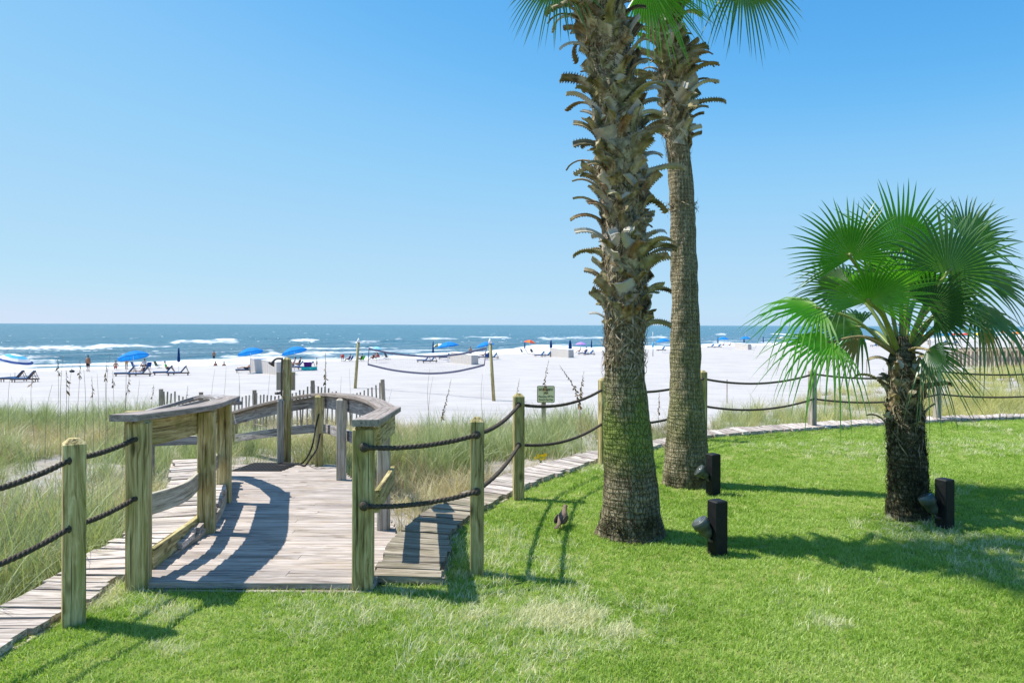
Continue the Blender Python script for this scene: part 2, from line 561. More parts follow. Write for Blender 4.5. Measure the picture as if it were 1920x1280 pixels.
ff = s.rng(s.math('MULTIPLY', foam, fk), .30, .95)
hh = s.math('ADD', w1, s.math('MULTIPLY', w2, .35))
wat = s.n('BsdfPrincipled', {'Base Color': col, 'Roughness': .22, 'Specular IOR Level': .32, 'Normal': s.bump(hh, 1.0, 2.2)})
fo = s.n('BsdfPrincipled', {'Base Color': (.82, .84, .85, 1), 'Roughness': .9, 'Specular IOR Level': .1, 'Normal': s.bump(fb, .6, .25)})
mx = s.n('MixShader', {0: ff, 1: wat.outputs[0], 2: fo.outputs[0]})
s.t.links.new(mx.outputs[0], s.out.inputs[0])
M['sea'] = s.m

pxs = np.linspace(-330, 2330, 760)
dys = np.concatenate([np.arange(112, 10, -.42), np.arange(10, 1, -.25), np.geomspace(1, .12, 14)])
Ysea = (EYE - ZSEA) * FPX / dys
Yg, Ag = np.meshgrid(Ysea, (pxs - CX) / FPX, indexing='ij')
DY, PX = np.meshgrid(dys, pxs, indexing='ij')
PY = CY + DY + (PX - CX) * ROLL
Xg = Ag * Yg
t = shore_t(Xg, Yg); sl_ = (Xg + Yg) / 1.4142
near = 1 / (1 + (np.maximum(t, 0) / 250) ** 2)
sw = fbm(sl_ * .03, t * .14, 31, 4)
Z = ZSEA + (sw - .5) * 1.1 * near * sstep(0, 14, t)
rid = np.abs(np.sin((t + 9 * (fbm(sl_ * .02, t * .01, 41, 3) - .5)) / 12.0 * math.pi))
Z += .25 * (1 - rid) ** 3 * sstep(4, 16, t) * near
foam = sstep(19, 1, t + 12 * (fbm(sl_ * .12, t * .2, 51, 3) - .5)) * .9
streak = fbm(sl_ * .06, t * .33, 61, 5)
foam += sstep(.62, .72, streak) * .42 * sstep(150, 20, t)
foam += sstep(.50, .62, fbm(sl_ * .05, t * .16, 65, 5)) * .85 * sstep(60, 10, t)
cap_ = fbm(sl_ * .22, t * .8, 71, 4)
foam += sstep(.73, .79, cap_) * .7 * sstep(20, 60, t) * sstep(1500, 200, t)
# breakers seen in the photograph: x0, x1, y, half thickness (px), foam, height (m)
BR = [(-200, 210, 653, 4, .9, .3), (180, 330, 650, 2.5, .8, .3), (310, 450, 642, 2.4, .9, .3), (400, 450, 638, 2.2, 1.2, .7),
      (-150, 30, 662, 3, .6, .2), (40, 120, 678, 5, .7, .7), (110, 300, 668, 2, .35, .2), (-100, 60, 684, 5, 1, .3),
      (405, 450, 670, 3, .7, .7), (440, 540, 675, 7, .8, .3), (492, 528, 665, 4, .8, .6), (540, 600, 638, 2, 1.1, .6),
      (570, 632, 666, 3.5, .75, .6), (330, 420, 682, 5, .9, .2), (640, 720, 642, 1.2, .8, .2), (735, 756, 637, 2.2, 1.2, .6),
      (780, 865, 636, 2.2, .7, .3), (865, 965, 633, 2.2, .8, .4), (560, 760, 655, 1.5, .5, .3), (980, 1075, 652, 5, .95, .5),
      (930, 1010, 657, 3, 1, .3), (1000, 1140, 634, 2.2, .9, .4), (1205, 1262, 632, 2, .9, .4), (1338, 1366, 627, 2, 1.3, .7),
      (1440, 1490, 627, 1.2, 1.0, .4), (1490, 1600, 629, 1.3, .8, .3), (1150, 1300, 642, 1.2, .5, .2), (1660, 1900, 624, 1.5, .8, .3)]
wob = (fbm(PX * .02, PY * .02, 77, 3) - .5)
for (x0, x1, yc, th, fm, hg) in BR:
    ex = sstep(x0 - 12, x0 + 22, PX) * sstep(x1 + 12, x1 - 22, PX)
    yy = (PY - yc - wob * 5) / (th * 1.05)
    f_ = np.exp(-np.abs(yy) ** 2.0) * ex
    foam += f_ * fm * (.2 + 1.3 * fbm(PX * .07, PY * .55, int(x0) + 900, 4))
    Z += .42 * hg * np.exp(-((yy + .3) / .9) ** 2) * ex * sstep(-1, 4, t)
me = grid_mesh('sea', Xg, Yg, Z, M['sea'])
fa = me.attributes.new('foam', 'FLOAT', 'POINT'); fa.data.foreach_set('value', np.clip(foam, 0, 1.3).astype(np.float32).ravel())
sa = me.attributes.new('shallow', 'FLOAT', 'POINT'); sa.data.foreach_set('value', (sstep(170, 15, t + 60 * (fbm(sl_ * .02, t * .05, 81, 3) - .5)) * .9).astype(np.float32).ravel())
tag(ob('sea', me), 'blue green sea with white breakers', 'sea', kind='structure')

# ---------------------------------------------------------------- plank edging round the lawn, deck
L_OUT = [(-330, 1330), (-160, 1225), (0, 1133), (115, 1073), (162, 1038), (236, 999), (285, 952), (314, 909), (322, 885), (324, 850), (326, 826)]
L_IN = [(-330, 1480), (-160, 1335), (0, 1211), (113, 1149), (164, 1120), (234, 1071), (287, 1049), (369, 991), (408, 944), (424, 895), (428, 855)]
R_OUT = [(703, 1080), (718, 1048), (737, 1013), (762, 985), (800, 958), (838, 938), (885, 915), (940, 893), (985, 876), (1060, 857), (1120, 843), (1220, 825), (1330, 806), (1520, 791), (1640, 785), (1780, 779), (1920, 775), (2150, 771)]
R_IN = [(826, 1083), (836, 1040), (848, 1002), (868, 972), (905, 948), (960, 920), (1010, 898), (1060, 880), (1120, 861), (1220, 838), (1330, 816), (1520, 801), (1640, 793), (1780, 786), (1920, 781), (2150, 778)]
ZS = 0.055
def world_path(px, z): return smooth_path([G(x, y, z) for x, y in px], 5)
def resample(path, n):
    d = [0]
    for a, b in zip(path, path[1:]): d.append(d[-1] + (b - a).length)
    out = []
    for k in range(n + 1):
        u = d[-1] * k / n
        i = min(len(d) - 2, max(0, int(np.searchsorted(d, u)) - 1))
        f = (u - d[i]) / max(1e-9, d[i + 1] - d[i])
        out.append(path[i].lerp(path[i + 1], min(1, max(0, f))))
    return out
def plen(p): return sum((b - a).length for a, b in zip(p, p[1:]))
strips = {}
def plank_strip(name, label, outer, inner, pitch, match=False):
    a, b = world_path(outer, ZS), world_path(inner, ZS)
    n = int((plen(a) + plen(b)) / 2 / pitch)
    b = resample(b, n)
    if match:
        fine = resample(a, 400)
        a = [min(fine, key=lambda v: (v - w).length) for w in b]
    else:
        a = resample(a, n)
    root = ob(name, None, None, TR(a[0]))
    tag(root, label, 'boardwalk', kind='structure')
    for k in range(n):
        j = [random.uniform(-.03, .03) for _ in range(2)]
        g = .06
        p = [a[k].lerp(a[k + 1], g), b[k].lerp(b[k + 1], g), b[k].lerp(b[k + 1], 1 - g), a[k].lerp(a[k + 1], 1 - g)]
        e = (p[1] - p[0]).normalized()
        p[0] -= e * j[0]; p[3] -= e * j[0]; p[1] += e * j[1]; p[2] += e * j[1]
        c = sum(p, Vector()) / 4
        dz = random.uniform(-.006, .006)
        M4 = frame_x(p[0].lerp(p[3], .5), p[1].lerp(p[2], .5)); M4.translation = c
        I = M4.inverted()
        q = [I @ v for v in p]
        V = [(v.x, v.y, dz + random.uniform(-.004, .004)) for v in q] + [(v.x, v.y, -.042) for v in q]
        F = [(3, 2, 1, 0), (4, 5, 6, 7), (0, 1, 5, 4), (1, 2, 6, 5), (2, 3, 7, 6), (3, 0, 4, 7)]
        if (Vector(V[1]) - Vector(V[0])).cross(Vector(V[3]) - Vector(V[0])).z > 0:
            F = [tuple(reversed(f)) for f in F]
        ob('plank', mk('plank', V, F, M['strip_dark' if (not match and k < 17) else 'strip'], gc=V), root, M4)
    # side boards that carry the planks
    for path, nm in ((a, 'edge_board'), (b, 'edge_board')):
        mb = sweep_board([v + Vector((0, 0, -.115)) for v in path[::2]], .04, .14)
        mb.build(nm, M['slat'], root, TR(path[0]), world=True)
    strips[name] = (a, b)
    return root
plank_strip('plank_edging', 'narrow plank walk edging the lawn left of the ramp', L_OUT, L_IN, .145, True)
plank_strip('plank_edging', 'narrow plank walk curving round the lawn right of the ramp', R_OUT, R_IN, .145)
ra, rb = strips['plank_edging']
la, lb = world_path(L_OUT, 0), world_path(L_IN, 0)
ra, rb = world_path(R_OUT, 0), world_path(R_IN, 0)

DL = [(255, 1092), (283, 1062), (330, 1024), (372, 992), (400, 958), (414, 935), (424, 900), (430, 868)]
DR = [(700, 1092), (706, 1078), (722, 1043), (741, 1003), (738, 985), (716, 958), (690, 930), (662, 901), (645, 886), (624, 868)]
dl, dr = [D(*p) for p in DL], [D(*p) for p in DR]
Y0, Y1 = D(480, 1091).y, D(500, 868).y
deck = ob('deck', None, None, TR((0, Y0, deck_z(Y0))))
tag(deck, 'weathered wooden ramp deck leading to the beach', 'deck', kind='structure')
pitch = .142
nrow = int((Y1 - Y0) / pitch)
for k in range(nrow):
    y = Y0 + pitch * (k + .5)
    xl = np.interp(y, [v.y for v in dl], [v.x for v in dl]) - .04
    xr = np.interp(y, [v.y for v in dr], [v.x for v in dr]) + .01
    z = deck_z(y) - .02 + random.uniform(-.002, .002)
    # long rows are two boards with a butt joint now and then
    cuts = [xl, xr]
    if k % 3 == 1: cuts = [xl, xl + (xr - xl) * random.choice([.35, .5, .62]), xr]
    for a, b in zip(cuts, cuts[1:]):
        beam('plank', (a + .002, y, z), (b - .002, y, z), pitch - .014, .038, M['plank'], deck)
for fx_ in (.06, .5, .94):
    jp = []
    for k in range(9):
        y = Y0 + .05 + (Y1 - Y0 - .1) * k / 8
        xl = np.interp(y, [v.y for v in dl], [v.x for v in dl]); xr = np.interp(y, [v.y for v in dr], [v.x for v in dr])
        jp.append((xl + (xr - xl) * fx_, y, deck_z(y) - .115))
    sweep_board(jp, .04, .14).build('joist', M['slat'], deck, TR(jp[0]), world=True)
front = beam('front_board', (dl[0].x + .05, Y0 - .016, deck_z(Y0) - .105), (dr[0].x, Y0 - .016, deck_z(Y0) - .105), .036, .12, M['plank'], deck)

# ---------------------------------------------------------------- lawn
def inside(poly, X, Y):
    X = np.asarray(X); Y = np.asarray(Y)
    r = np.zeros(X.shape, bool)
    n = len(poly)
    for i in range(n):
        x1, y1 = poly[i][0], poly[i][1]; x2, y2 = poly[(i + 1) % n][0], poly[(i + 1) % n][1]
        if y1 == y2: continue
        c = ((y1 > Y) != (y2 > Y)) & (X < (x2 - x1) * (Y - y1) / (y2 - y1) + x1)
        r ^= c
    return r
front_l, front_r = G(283, 1094), G(702, 1094)
li = [v for v in lb if v.y < front_l.y + .15 and v.x < front_l.x + .02]
lawn_in = [(-9, -6)] + [(v.x, v.y) for v in li] + [(front_l.x + .05, front_l.y), (front_r.x, front_r.y), (front_r.x + .05, G(703, 1086).y)] + \
          [(v.x, v.y) for v in rb] + [(40, rb[-1].y + 2), (40, -6)]
lo = [v for v in la if v.y < front_l.y + 3]
excl = [(-9, -6)] + [(v.x, v.y) for v in la] + [(v.x, v.y) for v in [lb[-1]]] + [(-1.0, Y0), (front_r.x, front_r.y)] + [(v.x, v.y) for v in ra] + [(60, ra[-1].y + 3), (60, -6)]
deckpoly = [(v.x - .05, v.y) for v in dl] + [(v.x + .06, v.y) for v in reversed(dr)]
bm = bmesh.new()
mid_l = [v.lerp(w, .35) for v, w in zip(lb, la) if v in li]
shp = [(-9, -6)] + [(v.x, v.y) for v in mid_l] + [(front_l.x, front_l.y + .1), (front_r.x, front_r.y + .1), (front_r.x + .08, front_r.y + .12)] + \
      [(v.x - .1, v.y + .1) for v in rb] + [(40, rb[-1].y + 2), (40, -6)]
f = bm.faces.new([bm.verts.new((x, y, 0)) for x, y in shp])
bmesh.ops.triangulate(bm, faces=[f])
bmesh.ops.recalc_face_normals(bm, faces=bm.faces)
if next(iter(bm.faces)).normal.z < 0: bmesh.ops.reverse_faces(bm, faces=bm.faces)
me = bpy.data.meshes.new('lawn'); bm.to_mesh(me); bm.free(); me.materials.append(M['soil'])
tag(ob('lawn', me), 'green lawn in front of the plank edging', 'lawn', kind='structure')

# ---------------------------------------------------------------- grass: scattered clumps (uncountable)
M['lawnblade'] = leafy('lawn_blade', [(.13, .23, .022), (.27, .42, .055), (.39, .51, .12), (.54, .58, .27)], .38, .5, .35, .9)
M['lawndry'] = leafy('lawn_dry_blade', [(.50, .49, .27), (.74, .71, .48), (.56, .58, .36)], .25, .6, .3, 1.5)
M['dunegreen'] = leafy('dune_grass_green', [(.15, .19, .065), (.28, .33, .14), (.40, .445, .25), (.52, .52, .34)], .3, .5, .35, .5)
M['dunestraw'] = leafy('dune_grass_straw', [(.27, .205, .115), (.52, .44, .26), (.66, .59, .38)], .25, .6, .3, .5)
M['duneyellow'] = leafy('dune_grass_yellow', [(.36, .34, .11), (.53, .50, .19), (.65, .61, .29)], .3, .55, .3, .4)
def clump(name, n, h0, h1, spread, lean, wid, mat, seg=3, seed=0):
    r = random.Random(seed); V, F = [], []
    for _ in range(n):
        a = r.uniform(0, 6.283); rr = spread * math.sqrt(r.random())
        bx, by = rr * math.cos(a), rr * math.sin(a)
        d = r.uniform(0, 6.283); h = r.uniform(h0, h1); ln = r.uniform(.15, 1) * lean * h
        wx, wy = -math.sin(d), math.cos(d)
        tw = r.uniform(-.9, .9); wx, wy = wx * math.cos(tw) - wy * math.sin(tw), wx * math.sin(tw) + wy * math.cos(tw)
        w = wid * r.uniform(.7, 1.3); b = len(V)
        for i in range(seg):
            u = i / seg
            ww = w * (1 - u * .75) / 2
            x = bx + math.cos(d) * ln * u * u; y = by + math.sin(d) * ln * u * u; z = h * u * (1 - .25 * u * ln / h)
            V += [(x - wx * ww, y - wy * ww, z), (x + wx * ww, y + wy * ww, z)]
        V.append((bx + math.cos(d) * ln, by + math.sin(d) * ln, h * (1 - .25 * ln / h)))
        for i in range(seg - 1):
            F.append((b + 2 * i, b + 2 * i + 1, b + 2 * i + 3, b + 2 * i + 2))
        F.append((b + 2 * seg - 2, b + 2 * seg - 1, b + 2 * seg))
    return bpy.data.objects.new(name, mk(name, V, F, mat, True))
def scatter(name, label, cat, pts, rot, scl, vid, templates):
    col = bpy.data.collections.new(name + '_clumps')
    for i, tpl in enumerate(templates):
        tpl.name = '%s_clump_%02d' % (name, i); col.objects.link(tpl)
    me = bpy.data.meshes.new(name)
    me.vertices.add(len(pts)); me.vertices.foreach_set('co', pts.astype(np.float32).ravel())
    a = me.attributes.new('rot', 'FLOAT_VECTOR', 'POINT'); a.data.foreach_set('vector', rot.astype(np.float32).ravel())
    a = me.attributes.new('scl', 'FLOAT', 'POINT'); a.data.foreach_set('value', scl.astype(np.float32))
    a = me.attributes.new('vid', 'INT', 'POINT'); a.data.foreach_set('value', vid.astype(np.int32))
    o = ob(name, me)
    tag(o, label, cat, kind='stuff')
    g = bpy.data.node_groups.new(name + '_scatter', 'GeometryNodeTree')
    g.interface.new_socket('Geometry', in_out='INPUT', socket_type='NodeSocketGeometry')
    g.interface.new_socket('Geometry', in_out='OUTPUT', socket_type='NodeSocketGeometry')
    gi = g.nodes.new('NodeGroupInput'); go = g.nodes.new('NodeGroupOutput')
    ip = g.nodes.new('GeometryNodeInstanceOnPoints')
    ci = g.nodes.new('GeometryNodeCollectionInfo')
    ci.inputs['Collection'].default_value = col
    ci.inputs['Separate Children'].default_value = True
    ci.inputs['Reset Children'].default_value = True
    def at(nm, ty):
        n = g.nodes.new('GeometryNodeInputNamedAttribute'); n.data_type = ty; n.inputs['Name'].default_value = nm
        return n.outputs['Attribute']
    er = g.nodes.new('FunctionNodeEulerToRotation')
    g.links.new(gi.outputs[0], ip.inputs['Points']); g.links.new(ci.outputs[0], ip.inputs['Instance'])
    ip.inputs['Pick Instance'].default_value = True
    g.links.new(at('vid', 'INT'), ip.inputs['Instance Index'])
    g.links.new(at('rot', 'FLOAT_VECTOR'), er.inputs[0]); g.links.new(er.outputs[0], ip.inputs['Rotation'])
    g.links.new(at('scl', 'FLOAT'), ip.inputs['Scale'])
    g.links.new(ip.outputs[0], go.inputs[0])
    md = o.modifiers.new('scatter', 'NODES'); md.node_group = g
    return o
def cand(n, y0, y1, pxa, pxb):
    """points spread evenly over the ground inside the widened view"""
    Y = np.sqrt(rng.random(n) * (y1 * y1 - y0 * y0) + y0 * y0)
    X = (rng.uniform(pxa, pxb, n) - CX) / FPX * Y
    return X, Y
area = lambda y0, y1, a, b: (b - a) / FPX * (y1 * y1 - y0 * y0) / 2
XS, YS = [], []
for (y0, y1, dens) in ((2.4, 4.6, 1500), (4.6, 6.5, 950), (6.5, 9, 600), (9, 17, 330)):
    n = int(area(y0, y1, -500, 2900) * dens)
    x, y = cand(n, y0, y1, -500, 2900)
    XS.append(x); YS.append(y)
X = np.concatenate(XS); Y = np.concatenate(YS)
k = inside(lawn_in, X, Y) & ~inside(deckpoly, X, Y)
X, Y = X[k], Y[k]
PXl = CX + FPX * X / Y; PYl = CY + FPX * EYE / Y
vid = rng.integers(0, 5, len(X))
scl = rng.uniform(.75, 1.25, len(X)) * (1 + .45 * (fbm(X * 1.3, Y * 1.3, 91, 3) - .5)) * np.interp(Y, [3, 9, 15], [1, 1.25, 1.5])
# pale tufts
dry = np.zeros(len(X))
for (cx, cy, rx, ry, st) in ((1055, 1158, 92, 25, .9), (1165, 1185, 40, 22, .7), (885, 1155, 30, 10, .6), (300, 1150, 60, 18, .5), (190, 1125, 50, 26, .8), (320, 1222, 45, 12, .5),
                             (760, 1140, 30, 10, .4), (1230, 1145, 40, 10, .35), (1560, 1170, 50, 12, .35), (230, 1105, 60, 12, .6)):
    dry = np.maximum(dry, st * np.exp(-((((PXl - cx) / rx) ** 2 + ((PYl - cy) / ry) ** 2) * (.55 + .9 * fbm(X * 7, Y * 7, 97, 3))) ** 2))
dry = dry + .20 * sstep(.53, .70, fbm(X * .9, Y * .9, 95, 4))
isd = rng.random(len(X)) < dry
vid[isd] = 5 + rng.integers(0, 2, isd.sum())
rot = np.stack([rng.normal(0, .12, len(X)), rng.normal(0, .12, len(X)), rng.uniform(0, 6.283, len(X))], -1)
tl = [clump('c', 16, .010, .030, .036, 1.2, .0050, M['lawnblade'], 2, i) for i in range(5)] + [clump('c', 16, .02, .055, .04, 1.2, .0038, M['lawndry'], 2, 20 + i) for i in range(2)]
scatter('lawn_grass', 'short green lawn grass with pale dry tufts', 'grass', np.stack([X, Y, np.zeros(len(X))], -1), rot, scl, vid, tl)

# dune grass
XS, YS = [], []
for (y0, y1, dens) in ((3.2, 7, 90), (7, 12, 55), (12, 20, 34), (20, 52, 16)):
    n = int(area(y0, y1, -330, 2250) * dens)
    x, y = cand(n, y0, y1, -330, 2250); XS.append(x); YS.append(y)
X = np.concatenate(XS); Y = np.concatenate(YS)
e, PXd = dune_edge(X, Y)
mask = fbm(X * .55, Y * .55, 101, 4)
edge_n = (fbm(X * .4, Y * .4, 103, 3) - .5) * 6
# bare sand among the grass
bare = np.zeros(len(X))
Zt = tz(X, Y); PYd = CY + FPX * (EYE - Zt) / Y + (PXd - CX) * ROLL
for (cx, cy, rx, ry) in ((1420, 745, 110, 20), (880, 800, 60, 10), (1090, 835, 60, 14), (560, 815, 60, 14), (700, 805, 50, 14), (330, 880, 22, 30), (1600, 715, 60, 12), (200, 812, 60, 3), (1290, 760, 60, 25)):
    bare = np.maximum(bare, np.exp(-((PXd - cx) / rx) ** 2 - ((PYd - cy) / ry) ** 2))
keep = (Y < e + edge_n + 1.5) & ~inside(excl, X, Y) & ~inside(deckpoly, X, Y) & (mask > np.where(PXd < 750, .33, .38)) & (rng.random(len(X)) > bare * 1.1)
keep &= (rng.random(len(X)) < sstep(.33, .50, mask) * .8 + .2)
X, Y, PXd = X[keep], Y[keep], PXd[keep]
Zt = tz(X, Y)
kindn = fbm(X * .35, Y * .35, 111, 4) + rng.normal(0, .09, len(X))
yel = sstep(1300, 1800, PXd + rng.normal(0, 150, len(X)))
vid = np.where(kindn > .485, 3 + rng.integers(0, 2, len(X)), rng.integers(0, 3, len(X)))
vid = np.where(rng.random(len(X)) < yel * .75, 5 + rng.integers(0, 2, len(X)), vid)
big = fbm(X * .5, Y * .5, 121, 3)
scl = rng.uniform(.5, 1.3, len(X)) * (.45 + 1.15 * big) * np.where(PXd > 1150, .72, 1.0) * np.interp(Y, [3, 6], [.75, 1.0])
lean_dir = np.stack([rng.normal(.0, .16, len(X)), rng.normal(.14, .16, len(X)), rng.uniform(0, 6.283, len(X))], -1)
M['dunebrown'] = leafy('dune_grass_brown', [(.10, .072, .04), (.20, .145, .085), (.30, .235, .15)], .2, .7, .2, .6)
brn = (fbm(X * .6, Y * .6, 131, 3) > .60) & (rng.random(len(X)) < .7)
vid = np.where(brn, 7, vid); scl = np.where(brn, scl * .8, scl)
tl = [clump('c', 34, .22, .62, .13, .9, .0068, M['dunegreen'], 4, 40 + i) for i in range(3)] + \
     [clump('c', 34, .15, .52, .15, 1.2, .0060, M['dunestraw'], 4, 50 + i) for i in range(2)] + \
     [clump('c', 34, .25, .60, .14, .75, .0064, M['duneyellow'], 4, 60 + i) for i in range(2)] + [clump('c', 44, .12, .45, .17, 1.7, .0052, M['dunebrown'], 4, 70)]
scatter('dune_grass', 'tall green and straw coloured dune grass beyond the plank edging', 'grass', np.stack([X, Y, Zt - .02], -1), lean_dir, scl, vid, tl)
# ---------------------------------------------------------------- railings of the ramp
def rail_post(parent, base, h, w=.14, rz=0.0, mat='post', d=None, name='post', cham=.02):
    key = ('post', round(w, 3), round(h, 2), mat, d, cham)
    if key not in _bc:
        _bc[key] = post_mesh(name, w, h, M[mat], cham, d)
    return ob(name, _bc[key], parent, TR(base, rz))
lr = thing('ramp_railing', 'wooden railing with grey cap along the left side of the ramp', 'railing', D(262, 1085))
p1, p2, p3 = D(260, 1087), D(387, 998), D(420, 942)
for p, rz in ((p1, R(14)), (p2, R(15)), (p3, R(12))):
    rail_post(lr, p, 1.0, .128, rz)
def lift(p, h): return Vector((p.x, p.y, p.z + h))
end = D(434, 918)
cp = smooth_path([lift(p1, 1.025) + Vector((-.03, -.13, 0)), lift(p1.lerp(p2, .5), 1.025) + Vector((.03, 0, 0)), lift(p2, 1.025), lift(p3, 1.025), lift(end, 1.03)], 5)
sweep_board(cp, .175, .042).build('cap_rail', M['cap'], lr, TR(p1), world=True)
back = Vector((-.09, .03, 0))
def along(pts, h, off): return smooth_path([lift(p, h) + off for p in pts], 5)
sweep_board(along([p1, p1.lerp(p2, .5) + Vector((.04, 0, 0)), p2, p3], .90, back), .036, .19).build('rail_board', M['post'], lr, TR(p1), world=True)
sweep_board(along([p1, p1.lerp(p2, .5) + Vector((.10, -.03, 0)), p2, p3], .42, back + Vector((.0, .03, 0))), .036, .14).build('rail_board', M['post_grey'], lr, TR(p1), world=True)
kb = [D(283, 1066), D(330, 1030), D(371, 997), D(402, 962)]
sweep_board(smooth_path([lift(p, .05) for p in kb], 5), .04, .17).build('kerb_board', M['post'], lr, TR(p1), world=True)

# the railing that turns back at the end of the left one
fr = thing('ramp_railing', 'pale grey railing descending behind the left ramp railing', 'railing', G(400, 830, -.3))
q0, q1, q2 = P(436, 756, 7.9), P(392, 742, 9.2), P(272, 772, 9.3)
sweep_board([q0, P(418, 746, 8.6), q1, P(375, 745, 9.4), P(320, 759, 9.4), q2], .20, .04).build('cap_rail', M['rail'], fr, TR(q0), world=True)
sweep_board([q1 - Vector((0, 0, .10)), q2 - Vector((0, 0, .10))], .035, .15).build('rail_board', M['rail'], fr, TR(q0), world=True)
sweep_board([P(430, 822, 9.5), P(285, 828, 9.5)], .035, .11).build('rail_board', M['rail'], fr, TR(q0), world=True)
beam('rail_end', P(238, 776, 9.1), P(274, 775, 9.1), .12, .07, M['post'], fr)
for px, yb in ((280, 860), (396, 850)):
    b = P(px, 772 if px < 300 else 746, 9.45); b.z -= 1.0
    rail_post(fr, b, .96, .10, 0, 'rail')

# the railing from the right gate post round the far end of the deck
rr = thing('ramp_railing', 'wooden railing curving from the right gate post round the shower end', 'railing', D(681, 1087))
g0, g1, g2 = D(681, 1087), D(719, 992), D(640, 899)
g3, g4, g5 = D(598, 873), D(526, 868), P(438, 867, 12.6)
rail_post(rr, g0, .965, .128, R(6))
rail_post(rr, g1, 1.0, .11, R(10), 'post_grey')
rail_post(rr, g2, 1.0, .12, R(12), 'post_grey', .10)
rail_post(rr, g3, 1.0, .115, R(15))
rail_post(rr, g4, .93, .10, R(18), 'post_grey', .05)
rail_post(rr, g5, .86, .13, R(15))
c0, c1 = P(686, 793, g0.y - .10), P(733, 767, g1.y)
cr = [c0, P(712, 779, 5.5), c1]
sweep_board(cr, .165, .042).build('cap_rail', M['cap'], rr, TR(g0), world=True)
cb = smooth_path([P(728, 768, 6.45), P(695, 750, 7.9), P(650, 742, 9.2), P(596, 739.5, 10.9), P(528, 750, 11.5), P(436, 774, 12.5)], 5)
sweep_board(cb, .16, .042).build('cap_rail', M['cap'], rr, TR(g0), world=True)
sweep_board([P(707, 812, 5.0), P(737, 790, 6.35)], .036, .19).build('rail_board', M['post'], rr, TR(g0), world=True)
sweep_board([P(707, 940, 5.0), P(737, 890, 6.35)], .036, .15).build('rail_board', M['post'], rr, TR(g0), world=True)
dn = Vector((0, .06, -.12))
sweep_board([v + dn for v in cb[3:]], .036, .17).build('rail_board', M['rail'], rr, TR(g0), world=True)
mb = smooth_path([P(664, 824, 8.9), P(640, 814, 9.4), P(600, 804, 11.0), P(528, 810, 11.55), P(440, 822, 12.4)], 5)
sweep_board([v + Vector((0, .06, 0)) for v in mb], .036, .13).build('rail_board', M['rail'], rr, TR(g0), world=True)

# outdoor shower
shb = D(536, 867) + Vector((0, .05, 0))
sh = thing('outdoor_shower', 'tall shower post with curved pipe at the far end of the deck', 'shower', shb)
top = P(536, 670, shb.y)
rail_post(sh, shb, top.z - shb.z, .118, R(17), 'post', None, 'post', .03)
def Sp(px, py, dy=-.1): return P(px, py, shb.y + dy)
pipe = MB()
pipe.tube(smooth_path([Sp(528, 742), Sp(528, 700), Sp(529, 674), Sp(527, 672.5), Sp(520, 672), Sp(515, 674.5), Sp(512, 678)], 6), .016, 8)
pipe.build('pipe', M['steel'], sh, TR(shb), True, True)
hd = MB(); a = Sp(513, 677); b = Sp(508.5, 683)
hd.tube([a, a.lerp(b, .4), b], [.018, .03, .055], 12); hd.build('shower_head', M['steel'], sh, TR(shb), True, True)
vl = MB(); vl.tube([Sp(528, 736), Sp(519, 737)], .022, 8); vl.tube([Sp(520, 735), Sp(520, 739)], .04, 8); vl.build('valve', M['steel'], sh, TR(shb), True, True)
sp = thing('sign_panel', 'blank tan board mounted behind the tall shower post', 'sign', P(536, 730, shb.y + .12))
bx = MB(); a, b = P(520, 698, shb.y + .12), P(552, 730, shb.y + .12)
c = (a + b) / 2
bx.box(c, (b.x - a.x, .02, a.z - b.z)); bx.build('board', M['signback'], sp, TR(c), world=True)
fmb = MB()
w2, h2 = (b.x - a.x) / 2, (a.z - b.z) / 2
for q, d in (((0, h2), (w2 * 2 + .02, .028, .02)), ((0, -h2), (w2 * 2 + .02, .028, .02)), ((w2, 0), (.018, .03, h2 * 2)), ((-w2, 0), (.018, .03, h2 * 2))):
    fmb.box(c + Vector((q[0], 0, q[1])), d)
fmb.build('frame', M['signback'], sp, TR(c), world=True)
# foot-wash hose and mat
hz = lambda p: Vector((p.x, p.y, deck_z(p.y) + .012))
hose = MB()
hp = [P(598, 775, g3.y - .1), P(592, 800, g3.y - .12), P(584, 840, g3.y - .25), hz(D(568, 868)), hz(D(545, 874)), hz(D(520, 873)), hz(D(530, 869)), hz(D(556, 871)), hz(D(570, 874)), hz(D(575, 871)),
      P(583, 858, g3.y - .3), P(594, 840, g3.y - .2), P(600, 812, g3.y - .1)]
hose.tube(smooth_path(hp, 8), .012, 6)
o = hose.build('hose', M['rubber'], None, TR(hp[3]), True, True)
tag(o, 'black foot wash hose looped from railing post to deck', 'hose')
ma, mb_ = D(440, 881), D(556, 871)
mt = thing('drain_mat', 'black slotted mat at the far end of the deck', 'mat', ((ma.x + mb_.x) / 2, (ma.y + mb_.y) / 2, deck_z((ma.y + mb_.y) / 2)))
for i in range(9):
    y = ma.y - .1 + (mb_.y - ma.y + .2) * i / 8
    beam('bar', (ma.x + .01, y, deck_z(y) + .008), (mb_.x, y, deck_z(y) + .008), .035, .014, M['rubber'], mt)
crossm = MB()
for i in range(14):
    x = ma.x + (mb_.x - ma.x) * i / 13
    crossm.bar((x, ma.y - .11, deck_z(ma.y - .1) + .006), (x, mb_.y + .11, deck_z(mb_.y + .1) + .006), .02, .01)
crossm.build('cross_bars', M['rubber'], mt, TR(ma), world=True)

